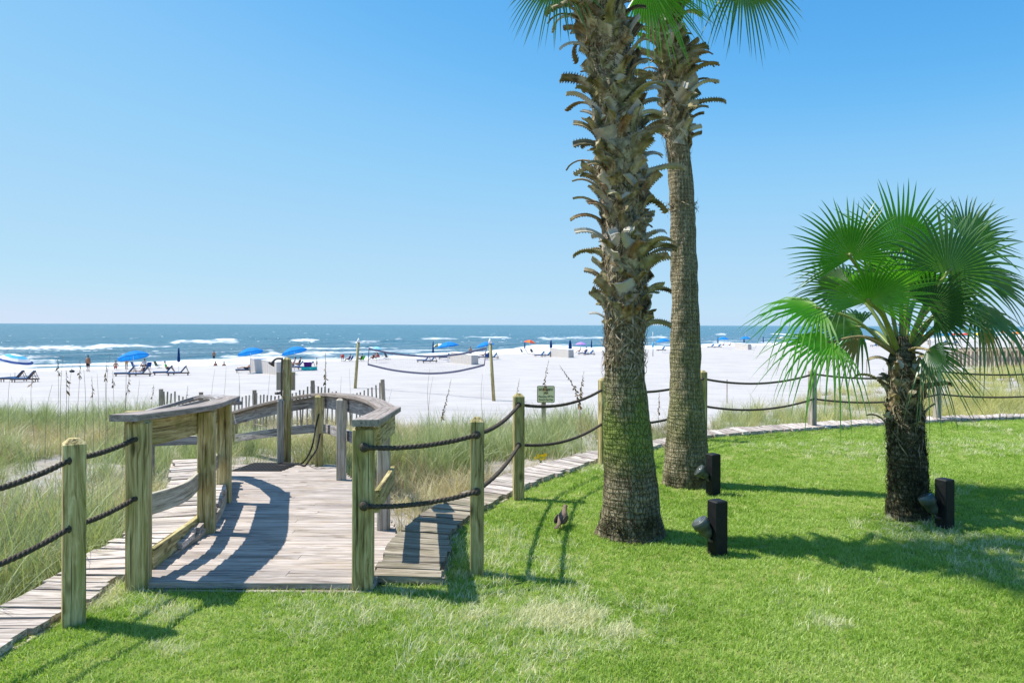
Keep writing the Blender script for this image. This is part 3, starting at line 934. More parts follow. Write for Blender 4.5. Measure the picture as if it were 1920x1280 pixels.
# ---------------------------------------------------------------- rope fences
def rope_path(pts, sag, hole_end=False):
    out = []
    src = pts
    for i, (a, b) in enumerate(zip(pts, pts[1:])):
        n = 22
        for k in range(n):
            t = k / n
            q = b + (Vector((-.0, -.052, 0)) if i < len(pts) - 2 or hole_end else Vector((0, 0, 0)))
            p = a.lerp(q, t); p.z -= sag[i] * 4 * t * (1 - t)
            out.append(p)
        if i < len(pts) - 2 or hole_end: out.append(q)
    out.append(pts[-1])
    return out
def rope_mesh(path, r, mat, twist=True):
    mb = MB()
    path = resample(path, max(8, int(plen(path) / .016)))if twist else path
    if not twist:
        mb.tube(path, r, 8); return mb
    m = len(path); u = 0
    for st in range(3):
        pp = []; u = 0
        for i, p in enumerate(path):
            if i: u += (p - path[i - 1]).length
            t = (path[min(i + 1, m - 1)] - path[max(i - 1, 0)]).normalized()
            x = t.cross(Vector((0, 0, 1))).normalized(); y = x.cross(t)
            a = u / .085 * 2 * math.pi / 1.0 + st * 2.094
            pp.append(p + (x * math.cos(a) + y * math.sin(a)) * r * .52)
        mb.tube(pp, r * .56, 5)
    return mb
def fence_post(parent, px, yb, ytop, w=.125, rz=0.0, mat='post'):
    b = G(px, yb); h = EYE + ray(px, ytop).z * b.y
    # photograph height of the post top at that depth
    rail_post(parent, b, h, w, rz, mat, None, 'post', .03)
    return b
lf = thing('rope_fence', 'rope fence with one square post left of the ramp', 'fence', G(138, 1168))
lp = fence_post(lf, 138, 1168, 821, .112, R(34))
lp0 = G(-190, 1330)
fence_post(lf, -190, 1330, 905, .112, R(34))
def upper(b, h): return Vector((b.x, b.y, h))
for h0, hm, h1 in ((.88, .905, .92), (.51, .535, .555)):
    a = upper(lp0, h0) - Vector((.0, .06, 0)); m_ = upper(lp, hm); e_ = upper(p1, h1 + .02)
    # the rope passes through the post and ends in a knot on the railing post
    rp = rope_path([a, m_, e_], [.05, .015], True)
    rope_mesh(rp, .0165, M['rope']).build('rope', M['rope'], lf, TR(lp), True, True)
    for q in (m_, e_):
        kn = MB(); kn.ball(q + Vector((0, -.060, 0)), (.025, .006, .025), 14); kn.build('rope_hole', M['rope'], lf, TR(q), True, True)
rf = thing('rope_fence', 'long rope fence curving round the lawn behind the palms', 'fence', G(895, 1075))
posts = [(894, 1077, 781, .092, 3), (972, 936, 737, .10, 8), (1131, 872, 708, .098, 20), (1317, 826, 694, .10, 20), (1523, 803, 692, .10, 25), (1757, 789, 686, .10, 20), (2010, 781, 684, .10, 20)]
bs = []
for i, (px, yb, yt, w, rz) in enumerate(posts):
    bs.append(fence_post(rf, px, yb, yt, w, R(rz), 'post' if i < 4 else 'post_grey'))
for hi, (hg, hs) in enumerate(((.895, [.93, .90, .90, .89, .88, .87, .86]), (.535, [.56, .52, .50, .50, .48, .47, .46]))):
    pts = [upper(g0, hg) + Vector((0.02, -.09, 0))] + [upper(b, h) for b, h in zip(bs, hs)]
    near_ = rope_path(pts[:4], [.03, .045, .09])
    far_ = rope_path(pts[3:], [.10, .11, .10, .08])
    rope_mesh(near_, .0165, M['rope']).build('rope', M['rope'], rf, TR(bs[0]), True, True)
    rope_mesh(far_, .016, M['rope'], False).build('rope', M['rope'], rf, TR(bs[3]), True, True)
    for q in (pts[0], pts[1], pts[2]):
        kn = MB(); kn.ball(q + (Vector((0, .005, 0)) if q is pts[0] else Vector((0, -.052, 0))), (.03, .024, .03) if q is pts[0] else (.027, .006, .027), 14); kn.build('knot' if q is pts[0] else 'rope_hole', M['rope'], rf, TR(q), True, True)

# ---------------------------------------------------------------- garden spotlights on black posts
def spot_light(label, px, yb, yt, rz, lamp_px, lamp_y0, lamp_y1):
    b = G(px, yb); h = EYE + ray(px, yt).z * b.y
    t_ = thing('garden_spotlight', label, 'spotlight', b, 0, 'black spotlight posts')
    rail_post(t_, b, h, .105, R(rz), 'black', None, 'post', .008)
    base = P(lamp_px[0], lamp_y0, b.y - .02); tip = P(lamp_px[1], lamp_y1, b.y - .02)
    mb = MB(); ax = (tip - base)
    mb.tube([base, base + ax * .25, base + ax * .6, base + ax * .62, base + ax * .97, tip], [.025, .045, .05, .062, .062, .055], 16)
    lm = mb.build('lamp_housing', M['lampbody'], t_, TR(base), True, True)
    g = MB(); g.tube([tip - ax * .02, tip + ax * .004], [.05, .05], 16); g.build('lens', M['glass'], lm, TR(tip), True, True)
    br = MB(); br.tube([P(px - 4, lamp_y0 + 10, b.y - .03), base + Vector((0, 0, -.03)), base + ax * .15], .013, 8); br.build('bracket', M['steel'], t_, TR(base), True, True)
spot_light('nearest black post with spotlight before the large palm', 1345, 1038, 937, 25, (1330, 1310), 1005, 975)
spot_light('black post with spotlight beside the slim palm base', 1337, 927, 850, 25, (1327, 1309), 893, 880)
spot_light('black post with green spotlight beside the small fan palm', 1771, 990, 897, 25, (1753, 1735), 962, 930)

# ---------------------------------------------------------------- sign in the dunes
sb = T(1019, 812); sY = sb.y
sg = thing('habitat_sign', 'cream natural habitat notice on a thin wooden post in the dune grass', 'sign', sb)
ptop = P(1019, 724, sY)
rail_post(sg, sb, ptop.z - sb.z, .095, 0, 'slat', .06, 'post', .01)
a, b = P(1007, 723, sY - .06), P(1040, 754.5, sY - .06)
c = (a + b) / 2; w_, h_ = b.x - a.x, a.z - b.z
def rounded(w, h, r, n=5):
    out = []
    for cx, cy, a0 in ((w/2 - r, h/2 - r, 0), (-w/2 + r, h/2 - r, 90), (-w/2 + r, -h/2 + r, 180), (w/2 - r, -h/2 + r, 270)):
        for k in range(n + 1):
            an = R(a0 + 90 * k / n); out.append((cx + r * math.cos(an), cy + r * math.sin(an)))
    return out
def plate(w, h, r, th, y0):
    rr_ = rounded(w, h, r); n = len(rr_)
    V = [(x, y0 - th, z) for x, z in rr_] + [(x, y0, z) for x, z in rr_]
    F = [tuple(range(n)), tuple(reversed(range(n, 2 * n)))] + [((k + 1) % n, k, k + n, (k + 1) % n + n) for k in range(n)]
    mb = MB(); mb.add(V, F); return mb
plate(w_, h_, .03, .01, 0).build('border', M['ink'], sg, TR(c))
plate(w_ - .022, h_ - .022, .024, .004, -.010).build('board', M['signface'], sg, TR(c))
def text_part(txt, size, loc, parent, mat, wmax=None, bold=0.0, rotx=90):
    cu = bpy.data.curves.new('lettering', 'FONT'); cu.body = txt; cu.size = size; cu.align_x = 'CENTER'; cu.align_y = 'CENTER'
    cu.extrude = .001; cu.offset = bold
    tmp = bpy.data.objects.new('lettering', cu); COL.objects.link(tmp)
    bpy.context.view_layer.update()
    me = bpy.data.meshes.new_from_object(tmp.evaluated_get(bpy.context.evaluated_depsgraph_get()))
    bpy.data.objects.remove(tmp)
    me.materials.clear(); me.materials.append(mat)
    sx = 1.0
    if wmax:
        xs_ = [v.co.x for v in me.vertices]; sx = wmax / (max(xs_) - min(xs_))
    Mx = Matrix.Translation(loc) @ Matrix.Rotation(R(rotx), 4, 'X') @ Matrix.Diagonal((sx, 1, 1, 1))
    return ob('lettering', me, parent, Mx)
fz = -.0155
text_part('NATURAL HABITAT', h_ * .20, c + Vector((0, fz, h_ * .27)), sg, M['ink'], w_ * .82, .002)
text_part('AREA', h_ * .20, c + Vector((0, fz, h_ * .07)), sg, M['ink'], w_ * .27, .002)
text_part('Please Stay Off The', h_ * .17, c + Vector((0, fz, -h_ * .14)), sg, M['ink'], w_ * .84, .0008)
text_part('Dunes & Sea Oats', h_ * .17, c + Vector((0, fz, -h_ * .33)), sg, M['ink'], w_ * .80, .0008)

# ---------------------------------------------------------------- slatted sand fence
sf = thing('sand_fence', 'weathered slatted sand fence running behind the deck', 'fence', P(530, 800, 18))
FY = 18.0
tops = [(297, 731), (331, 736), (360, 752), (385, 760), (430, 752), (478, 737), (520, 742), (560, 733), (585, 722), (600, 722), (620, 731), (650, 741), (675, 737), (700, 722), (715, 716)]
slm = box_vf(1.22, .012, .036)
slat_mesh = mk('slat', slm[0], slm[1], M['slat'], gc=slm[0])
px = 300.0; i = 0
while px < 713:
    yt = np.interp(px, [a for a, b in tops], [b for a, b in tops]) + random.uniform(-2.5, 2.5)
    if not (338 < px < 352 and i % 2):
        tp = P(px, yt, FY + .25 * math.sin(px * .02))
        bt = tp + Vector((random.uniform(-.07, .07), random.uniform(-.03, .03), -1.22))
        ob('slat', slat_mesh, sf, frame_x(bt, tp, Vector((1, 0, 0))))
    px += random.uniform(6.0, 7.6); i += 1
for px, yt, lean in ((302, 729, .0), (377, 735, 0), (477, 731, .05), (586, 713, .06), (717, 711, .08)):
    tp = P(px, yt, FY + .08); bt = tp + Vector((lean, 0, -1.5))
    mb = MB(); mb.tube([bt, tp], [.055, .05], 10); mb.build('post', M['slat'], sf, TR(bt), world=True)
for dz in (.35, .75):
    mb = MB(); mb.tube([P(px, np.interp(px, [a for a, b in tops], [b for a, b in tops]), FY + .25 * math.sin(px * .02) - .02) - Vector((0, 0, dz)) for px in range(298, 718, 12)], .004, 4)
    mb.build('wire', M['steel'], sf, TR(P(500, 780, FY)), world=True)
# bulkhead fence far right in the dunes
bf = thing('timber_fence', 'low brown timber pile fence in the dunes at far right', 'fence', T(1850, 690))
bY = 46.0
for k in range(30):
    px = 1786 + k * 7.4
    tp = P(px, 652 + random.uniform(-1.5, 1.5) + k * -.1, bY - k * .2)
    rail_post(bf, tp - Vector((0, 0, 1.05)), 1.05, .17, random.uniform(-.2, .2), 'slat', .1, 'pile', .02)
beam('rail', P(1784, 657, bY - .1), P(2005, 654, bY - 6.0), .06, .14, M['slat'], bf)

# small stakes in the sand
def stake(label, px, yb, yt, w=.05, mat='slat'):
    b = T(px, yb); h = P(px, yt, b.y).z - b.z
    o = ob('stake', post_mesh('stake', w, h, M[mat], .008), None, TR(b, .3))
    tag(o, label, 'stake')
stake('thin dark stake in the bare dune sand right of the slim palm', 1363, 756, 711, .045)
stake('short stake in the dune grass left of the small palm', 1625, 707, 673, .06)
# orange reflector on the strip, tiny
# ---------------------------------------------------------------- palms
def trunk_mat(name, moss_lo, moss_hi, moss_amt, ring=.25, crk=.5, lite=1.0):
    s = NT(name)
    v = s.n('Attribute', attribute_name='gc').outputs['Vector']      # (height, round, radius)
    sep = s.n('SeparateXYZ', {0: v})
    z = sep.outputs[0]
    rings = s.n('TexWave', {'Vector': s.scale(v, (1, .12, 0)), 'Scale': 7.0, 'Distortion': 9.0, 'Detail': 3.0, 'Detail Scale': 2.5, 'Detail Roughness': .6}, bands_direction='X').outputs['Fac']
    vert = s.noise(s.scale(v, (3.2, 36, 1)), 1.0, 4, .6)
    cell = s.n('TexVoronoi', {'Vector': s.scale(v, (17, 40, 1)), 'Scale': 1.0}, feature='DISTANCE_TO_EDGE').outputs['Distance']
    blot = s.noise(s.scale(v, (2.2, 3.5, 1)), 1.0, 5, .65)
    col = s.ramp(s.math('ADD', s.math('MULTIPLY', vert, .65), s.math('ADD', s.math('MULTIPLY', rings, ring), .12 - ring * .5)), [(.28, (.09, .07, .038)), (.45, (.22, .185, .11)), (.60, (.38, .33, .235)), (.78, (.56, .51, .41))])
    crack = s.rng(cell, 0, .09, 1, 0)
    col = s.mix(s.math('MULTIPLY', crack, crk), col, (.05, .04, .025))
    col = s.mix(1.0, col, (lite, lite, lite), 'MULTIPLY')
    band = s.math('MULTIPLY', s.rng(z, moss_lo, moss_lo + .25), s.rng(z, moss_hi - .35, moss_hi, 1, 0))
    col = s.mix(s.math('MULTIPLY', band, s.rng(blot, .30, .52, 0, moss_amt)), col, (.17, .24, .035))
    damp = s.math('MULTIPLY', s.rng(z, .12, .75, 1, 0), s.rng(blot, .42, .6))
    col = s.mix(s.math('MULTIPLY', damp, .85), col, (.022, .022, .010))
    speck = s.noise(s.scale(v, (26, 30, 1)), 1.0, 2)
    col = s.mix(s.rng(speck, .68, .74, 0, .5), col, (.45, .45, .36))
    h = s.math('SUBTRACT', s.math('ADD', vert, s.math('MULTIPLY', rings, .3)), crack)
    return s.done(col, .9, s.bump(h, .9, .018), .15)
s = NT('leaf_base')
v, r = gcv(s)
f1 = s.noise(s.scale(v, (3, 22, 22)), 1.0, 4, .6)
pt = s.noise(s.scale(v, (3, 3, 3)), 2.0, 3)
c = s.ramp(f1, [(.37, (.045, .034, .018)), (.5, (.22, .172, .095)), (.63, (.46, .395, .26))])
c = s.mix(s.rng(pt, .45, .65, 0, .6), c, (.24, .235, .085))
c = s.mix(s.rng(r, .70, .93, 0, .75), c, (.55, .51, .45))
c = s.mix(s.rng(r, .0, .22, .6, 0), c, (.20, .09, .04))
M['boot'] = s.done(c, .8, s.bump(f1, .6, .01), .25)
s = NT('palm_fibre')
v = s.n('TexCoord').outputs['Object']; r = s.n('ObjectInfo').outputs['Random']
f1 = s.noise(v, 22, 3)
c = s.ramp(f1, [(.3, (.09, .065, .035)), (.5, (.27, .21, .13)), (.72, (.52, .45, .34))])
M['fibre'] = s.done(c, .9, None, .15)
s = NT('palm_fibre_dark')
v = s.n('TexCoord').outputs['Object']
f1 = s.noise(v, 18, 3)
c = s.ramp(f1, [(.35, (.018, .015, .008)), (.55, (.055, .05, .025)), (.78, (.22, .19, .11))])
M['fibre_dark'] = s.done(c, .9, None, .15)
def frond_mat(name, c0, c1, c2, trans):
    s = NT(name)
    v = s.n('Attribute', attribute_name='gc').outputs['Vector']      # (radius 0-1, segment, side)
    sep = s.n('SeparateXYZ', {0: v}); r = s.n('ObjectInfo').outputs['Random']
    st = s.noise(s.scale(v, (2, 3, 0)), 1.5, 3)
    c = s.mix(st, c0, c1)
    c = s.mix(s.rng(sep.outputs[0], 0, .25, .6, 0), c, c2)
    rib = s.math('MULTIPLY', s.rng(s.math('ABSOLUTE', sep.outputs[2]), 0, .22, .6, 0), s.rng(sep.outputs[0], .3, .75, 1, 0))
    c = s.mix(rib, c, c2)
    tip = s.math('MULTIPLY', s.rng(sep.outputs[0], .86, 1.0), s.rng(st, .4, .6, .2, 1))
    c = s.mix(tip, c, (.30, .24, .13))
    br = s.rng(r, 0, 1, .8, 1.2)
    c = s.mix(1.0, c, s.n('CombineXYZ', {0: br, 1: br, 2: br}).outputs[0], 'MULTIPLY')
    tc = s.mix(1.0, c, (1.6, 2.1, .55), 'MULTIPLY')
    return s.done(c, .36, None, .5, (trans, tc))
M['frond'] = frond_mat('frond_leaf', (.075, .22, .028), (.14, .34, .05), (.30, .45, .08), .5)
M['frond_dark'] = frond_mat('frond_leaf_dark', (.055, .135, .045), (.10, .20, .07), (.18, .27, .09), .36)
M['petiole'] = plain('petiole_green', (.20, .26, .06), .4, .5, .25, 10)
M['petiole_old'] = plain('petiole_old', (.24, .19, .08), .5, .4, .25, 10)

def trunk(name, prof, Yd, mat, parent, nz=150, na=56, rough=.012, seed=0):
    pys = np.array([p[0] for p in prof], float)
    zs = np.array([P(p[1], p[0], Yd).z for p in prof]); xs_ = np.array([P(p[1], p[0], Yd).x for p in prof]); rs = np.array([p[2] / 2 * Yd / FPX for p in prof])
    o_ = np.argsort(zs); zs, xs_, rs = zs[o_], xs_[o_], rs[o_]
    zz = np.linspace(zs[0] - .08, zs[-1], nz)
    V, gc = [], []
    aa = np.arange(na) * 2 * math.pi / na
    Zg, Ag = np.meshgrid(zz, aa, indexing='ij')
    rr_ = np.interp(Zg, zs, rs)
    d = (fbm(np.cos(Ag) * 3 + 9, Zg * 14 + np.sin(Ag) * 3, seed, 4) - .5) * rough * 2 + (fbm(np.cos(Ag) * 1.3 + 4, Zg * 3 + np.sin(Ag) * 1.3, seed + 5, 2) - .5) * .03
    flare = .03 * np.exp(-np.maximum(Zg, 0) / .07) * (fbm(np.cos(Ag) * 5 + 3, np.sin(Ag) * 5 + Zg * 9, seed + 9, 2) + .2)
    rr_ = rr_ + d + flare
    cxs = np.interp(Zg, zs, xs_)
    X = cxs + np.cos(Ag) * rr_; Y = Yd + np.sin(Ag) * rr_
    V = np.stack([X, Y, Zg], -1).reshape(-1, 3)
    u = np.minimum(Ag, 2 * math.pi - Ag)
    gc = np.stack([Zg, u * .2 + .6, np.zeros_like(Zg)], -1).reshape(-1, 3)
    F = []
    for i in range(nz - 1):
        for k in range(na):
            k2 = (k + 1) % na
            F.append((i * na + k, i * na + k2, (i + 1) * na + k2, (i + 1) * na + k))
    F.append(tuple((nz - 1) * na + k for k in range(na)))
    b = Vector((float(xs_[0]), Yd, 0))
    Vl = V - np.array(b)
    ob('trunk', mk('trunk', Vl.tolist(), F, mat, True, gc), parent, TR(b))
    return (lambda z: (float(np.interp(z, zs, xs_)), float(np.interp(z, zs, rs))))
def boot_mesh(seed, L=.34, w0=.15, w1=.055, phi0=14, phi1=118, teeth=True):
    """cut leaf base: a channelled strap that climbs the trunk, bends out and droops; x is outward"""
    r = random.Random(seed)
    mb = MB(); n = 10; x = z = 0.0
    z = -.10; prev = None
    tw = r.uniform(-.5, .5)
    rings = []
    for i in range(n + 1):
        u = i / n
        ph = R(phi0 + (phi1 - phi0) * (u ** 1.5) + r.uniform(-3, 3))
        if i: x += math.sin(ph) * L / n; z += math.cos(ph) * L / n
        w = w1 + (w0 - w1) * max(0, 1 - u / .55) ** 1.4
        nx, nz = math.cos(ph), -math.sin(ph)        # outward/up normal of the strap
        th = .014 * (1 - .5 * u)
        ring = []
        for (q, dep) in ((-1, -.34), (-.55, -.08), (0, .06), (.55, -.08), (1, -.34)):
            yy = q * w / 2
            ring.append(Vector((x, yy + tw * u * u * .12, z)) + Vector((-nz * 0 + nx * dep * w * .45, 0, nz * dep * w * .45)))
        for (q, dep) in ((1, -.34), (0, .06), (-1, -.34)):
            yy = q * w / 2 * .96
            ring.append(Vector((x, yy + tw * u * u * .12, z)) + Vector((nx * (dep * w * .45 - th), 0, nz * (dep * w * .45 - th))))
        rings.append(ring)
    V, F = [], []
    m = 8
    for i, rg in enumerate(rings): V += rg
    for i in range(n):
        for k in range(m):
            k2 = (k + 1) % m
            F.append((i * m + k, i * m + k2, (i + 1) * m + k2, (i + 1) * m + k))
    F.append(tuple(range(m))); F.append(tuple(n * m + k for k in reversed(range(m))))
    mb.add(V, F)
    if teeth:
        for i in range(3, n):
            for k in (0, 4):
                a, b = rings[i][k], rings[i + 1 if i < n else i][k]
                sgn = -1 if k == 0 else 1
                for f0 in (.15, .6):
                    p0 = a.lerp(b, f0); p1 = a.lerp(b, f0 + .3); tip = p0.lerp(p1, .3) + Vector((0, sgn * .016, .004))
                    bl = len(mb.V); mb.add([p0, p1, tip, p0 + Vector((.0, 0, -.006))], [(0, 1, 2), (0, 2, 3), (1, 3, 2)])
    return mb.mesh('leaf_base', M['boot'])
BOOTS = [boot_mesh(i, *a) for i, a in enumerate([(.34, .20, .036, 5, 112), (.40, .18, .034, 8, 125), (.28, .23, .045, 2, 62), (.30, .20, .040, 2, 95), (.22, .25, .11, 0, 26), (.26, .22, .06, 0, 44), (.46, .17, .030, 10, 132), (.20, .22, .07, 0, 80)])]
def boots(parent, at, Yd, z0, z1, dz, sc0, wid=1.0, seed=0, lo_scale=.7):
    r = random.Random(seed); z = z0; k = 0
    while z < z1:
        cx, rad = at(z)
        a = k * R(137.5) + r.uniform(-.25, .25)
        u = (z - z0) / (z1 - z0)
        s_ = sc0 * r.uniform(.65, 1.3) * (lo_scale + (1 - lo_scale) * min(1, u * 3))
        me = BOOTS[r.choice([0, 0, 1, 2, 3, 3, 4, 4, 5, 5, 6, 7] if u > .2 else [2, 3, 4, 5, 5, 7, 0])]
        Mx = Matrix.Translation((cx + math.cos(a) * rad * .93, Yd + math.sin(a) * rad * .93, z)) @ Matrix.Rotation(a, 4, 'Z') @ Matrix.Rotation(r.choice([-1, 1]) * r.uniform(.1, 1.05), 4, 'X') @ Matrix.Rotation(r.uniform(-.18, .18), 4, 'Y') @ Matrix.Diagonal((s_, s_ * wid, s_, 1))
        ob('leaf_base', me, parent, Mx)
        z += dz * r.uniform(.7, 1.3); k += 1
def fibres(parent, at, Yd, z0, z1, n, mat, seed=0, ln=.16, out=.03):
    r = random.Random(seed); V, F = [], []
    for _ in range(n):
        z = r.uniform(z0, z1); a = r.uniform(0, 6.283); cx, rad = at(z)
        L = ln * r.uniform(.4, 1.3); lean = r.uniform(-1.3, 1.3); w = r.uniform(.003, .010); o_ = out * r.uniform(.2, 1.3)
        b = len(V); up = r.choice([1, 1, -1])
        for i in range(4):
            u = i / 3
            aa = a + lean * u * L / max(.05, rad) * .8
            rr_ = rad - .008 + o_ * u * (1.4 - u) * 1.5
            zz = z + up * L * u * (1 - abs(lean) * .35) - .05 * L * u * u
            ww = w * (1 - .8 * u)
            c_ = Vector((cx + math.cos(aa) * rr_, Yd + math.sin(aa) * rr_, zz))
            t_ = Vector((-math.sin(aa), math.cos(aa), 0)) * ww + Vector((0, 0, ww * .5 * (1 if lean > 0 else -1)))
            V += [c_ - t_, c_ + t_]
        for i in range(3): F.append((b + 2 * i, b + 2 * i + 1, b + 2 * i + 3, b + 2 * i + 2))
    mb = MB(); mb.add(V, F)
    o_ = mb.build('trunk_fibre', mat, parent, TR((at(z0)[0], Yd, z0)), world=True)
    o_['kind'] = 'stuff'
def frond(parent, base, hub, axis, normal, Rad, seed=0, droop=.5, spread=125, nseg=38, mat='frond', pmat='petiole', cup=.25, split=.46, sag=.12):
    r = random.Random(seed)
    base, hub = Vector(base), Vector(hub)
    u_ = Vector(axis).normalized(); n_ = Vector(normal); n_ = (n_ - u_ * n_.dot(u_)).normalized(); v_ = n_.cross(u_)
    # blade: folded segments, joined near the hub, free and drooping at the tips
    mb = MB(); dth = 2 * R(spread) / nseg
    stations = [.03, .16, .32, split, split + (1 - split) * .3, split + (1 - split) * .55, split + (1 - split) * .8, 1.0]
    for k in range(nseg):
        th = -R(spread) + dth * (k + .5)
        rr_ = Rad * (.70 + .30 * math.cos(th * .55)) * r.uniform(.92, 1.06)
        dr_ = droop * r.uniform(.5, 1.5); jit = r.uniform(-.07, .07); bend = r.uniform(-.5, .5) * droop
        b = len(mb.V)
        for i, q in enumerate(stations):
            if q <= split + 1e-6:
                hw = math.tan(dth / 2) * q * rr_
            else:
                hw = math.tan(dth / 2) * split * rr_ * (1 - (q - split) / (1 - split)) ** .8 * .92
            e = max(0, q - split) / (1 - split)
            tha = th + jit * e
            d = u_ * math.cos(tha) + v_ * math.sin(tha)
            tn = -u_ * math.sin(tha) + v_ * math.cos(tha)
            c_ = hub + d * (q * rr_) - n_ * (cup * rr_ * q * q * (abs(th) / 2.2) ** 1.5) + n_ * (bend * .1 * rr_ * e * e)
            c_.z -= dr_ * rr_ * (e ** 1.8) * .55 + droop * rr_ * q * q * .10
            if dr_ > .8: c_ -= d * (rr_ * e * e * .18 * dr_)
            fold = .6 * hw
            for sd, pos_ in ((-1, c_ - tn * hw - n_ * fold), (0, c_ + n_ * fold), (1, c_ + tn * hw - n_ * fold)):
                mb.V.append(pos_); mb.g.append((q, k * .37, sd))
        for i in range(len(stations) - 1):
            a = b + 3 * i
            mb.F += [(a, a + 1, a + 4, a + 3), (a + 1, a + 2, a + 5, a + 4)]
    # petiole
    pm = MB(); mid = base.lerp(hub, .5) + Vector((0, 0, sag * (hub - base).length))
    path = smooth_path([base, mid, hub, hub + u_ * .06 * Rad], 6)
    m = len(path)
    pm.tube(path, [.030 * (1 - .62 * i / (m - 1)) for i in range(m)], 8, True, .55)
    fo = pm.build('frond', M[pmat], parent, TR(base), True, True)
    mb.build('leaf_blade', M[mat], fo, TR(hub), False, True)
    th_ = MB()
    for i in range(2, m - 3):
        t_ = (path[i + 1] - path[i]).normalized(); sd = t_.cross(Vector((0, -.3, 1))).normalized()
        for s_ in (-1, 1):
            p = path[i] + sd * s_ * .024 * (1 - .6 * i / m)
            th_.add([p - t_ * .008, p + t_ * .008, p + sd * s_ * .014 + t_ * .006, p + Vector((0, -.004, 0))], [(0, 1, 2), (0, 2, 3), (1, 3, 2)])
    th_.build('thorns', M['petiole_old'], fo, TR(base), False, True)
    return fo

# --- the large palm with crossed leaf bases
Y1p = G(1185, 1003).y
palm1 = thing('fan_palm', 'tall thick palm with crossed cut leaf bases nearest on the lawn', 'palm', G(1185, 1003))
prof1 = [(1006, 1183, 122), (985, 1183, 116), (950, 1183, 106), (900, 1181, 97), (850, 1179, 91), (800, 1176, 87), (750, 1173, 82), (700, 1171, 76), (650, 1171, 72), (600, 1173, 72), (500, 1173, 76),
         (400, 1169, 78), (300, 1163, 78), (200, 1155, 78), (100, 1142, 78), (40, 1132, 80), (0, 1126, 74), (-60, 1122, 60)]
at1 = trunk('trunk', prof1, Y1p, trunk_mat('mossy_trunk', .45, 1.35, .75, .12, .38, 1.05), palm1, 190, 60, .012, 201)
zp = lambda py, Yd: EYE - (py - CY) / FPX * Yd
fibres(palm1, at1, Y1p, zp(690, Y1p), zp(520, Y1p), 900, M['fibre'], 1, .17, .05)
fibres(palm1, at1, Y1p, 0.0, .16, 700, M['fibre_dark'], 2, .07, .025)
boots(palm1, at1, Y1p, zp(610, Y1p), zp(-35, Y1p), .0105, 1.12, 1.1, 5, .85)
fibres(palm1, at1, Y1p, zp(600, Y1p), zp(0, Y1p), 900, M['fibre'], 11, .2, .05)
fibres(palm1, at1, Y1p, zp(600, Y1p), zp(0, Y1p), 350, M['fibre_dark'], 12, .16, .03)
c1 = Vector((P(1120, 0, Y1p).x, Y1p, zp(-55, Y1p)))
# --- the slim palm
Y2p = G(1287, 908).y
palm2 = thing('fan_palm', 'tall slim bare trunked palm behind the thick one', 'palm', G(1287, 908))
prof2 = [(912, 1287, 84), (890, 1288, 90), (860, 1286, 82), (820, 1286, 74), (760, 1286, 64), (700, 1285, 57), (600, 1284, 52), (500, 1283, 48), (400, 1280, 45), (390, 1279, 46), (300, 1274, 42), (250, 1270, 44),
         (180, 1266, 44), (100, 1258, 44), (40, 1250, 42), (-10, 1246, 38), (-60, 1243, 34)]
at2 = trunk('trunk', prof2, Y2p, trunk_mat('ringed_trunk', .3, 1.6, .25, .08, .22, 1.35), palm2, 230, 52, .010, 301)
fibres(palm2, at2, Y2p, zp(300, Y2p), zp(230, Y2p), 220, M['fibre'], 3, .14, .03)
fibres(palm2, at2, Y2p, zp(395, Y2p), zp(380, Y2p), 90, M['fibre'], 4, .08, .06)
boots(palm2, at2, Y2p, zp(262, Y2p), zp(-20, Y2p), .0125, 1.22, 1.0, 9, .9)
fibres(palm2, at2, Y2p, zp(255, Y2p), zp(0, Y2p), 900, M['fibre'], 13, .24, .06)
c2 = Vector((P(1248, 0, Y2p).x, Y2p, zp(-35, Y2p)))
def crown(palm, c, Yd, n, elo, ehi, seed, plen_, Rad):
    r = random.Random(seed)
    for k in range(n):
        a = k * R(137.5) + r.uniform(-.3, .3)
        el = R(elo + (ehi - elo) * ((k + .5) / n) + r.uniform(-6, 6))
        d = Vector((math.cos(a) * math.cos(el), math.sin(a) * math.cos(el), math.sin(el)))
        L = plen_ * r.uniform(.85, 1.15)
        hub = c + d * L
        ax = (d + Vector((0, 0, -.35))).normalized()
        nrm = Vector((0, 0, 1)) - d * .2
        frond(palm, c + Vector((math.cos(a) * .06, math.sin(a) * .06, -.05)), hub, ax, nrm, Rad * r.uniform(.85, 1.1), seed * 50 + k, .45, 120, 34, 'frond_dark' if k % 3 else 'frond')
crown(palm1, c1 + Vector((0, 0, .12)), Y1p, 13, 24, 78, 3, .62, .60)
crown(palm2, c2 + Vector((0, 0, .15)), Y2p, 13, 24, 78, 4, .68, .66)
def at_px(px, py, Yd): return P(px, py, Yd)
# fronds hanging into the picture
frond(palm1, c1, at_px(1046, -52, Y1p - .15), (-.42, .1, -1), (-.5, -1, .25), .50, 901, .35, 78, 30, 'frond_dark')
frond(palm1, c1, at_px(1170, -75, Y1p - .4), (.15, -.5, .4), (0, -1, .4), .45, 902, .4, 110, 32, 'frond')
frond(palm2, c2, at_px(1212, -38, Y2p - .5), (.55, -.1, -1), (.1, -1, .2), .78, 903, .30, 62, 30, 'frond')
frond(palm2, c2, at_px(1392, -55, Y2p - .2), (.40, 0, -1), (.2, -1, .3), .80, 904, .30, 62, 28, 'frond_dark')
frond(palm2, c2, at_px(1300, -70, Y2p - .2), (.5, .1, -.5), (.2, -1, .5), .62, 905, .4, 70, 28, 'frond')

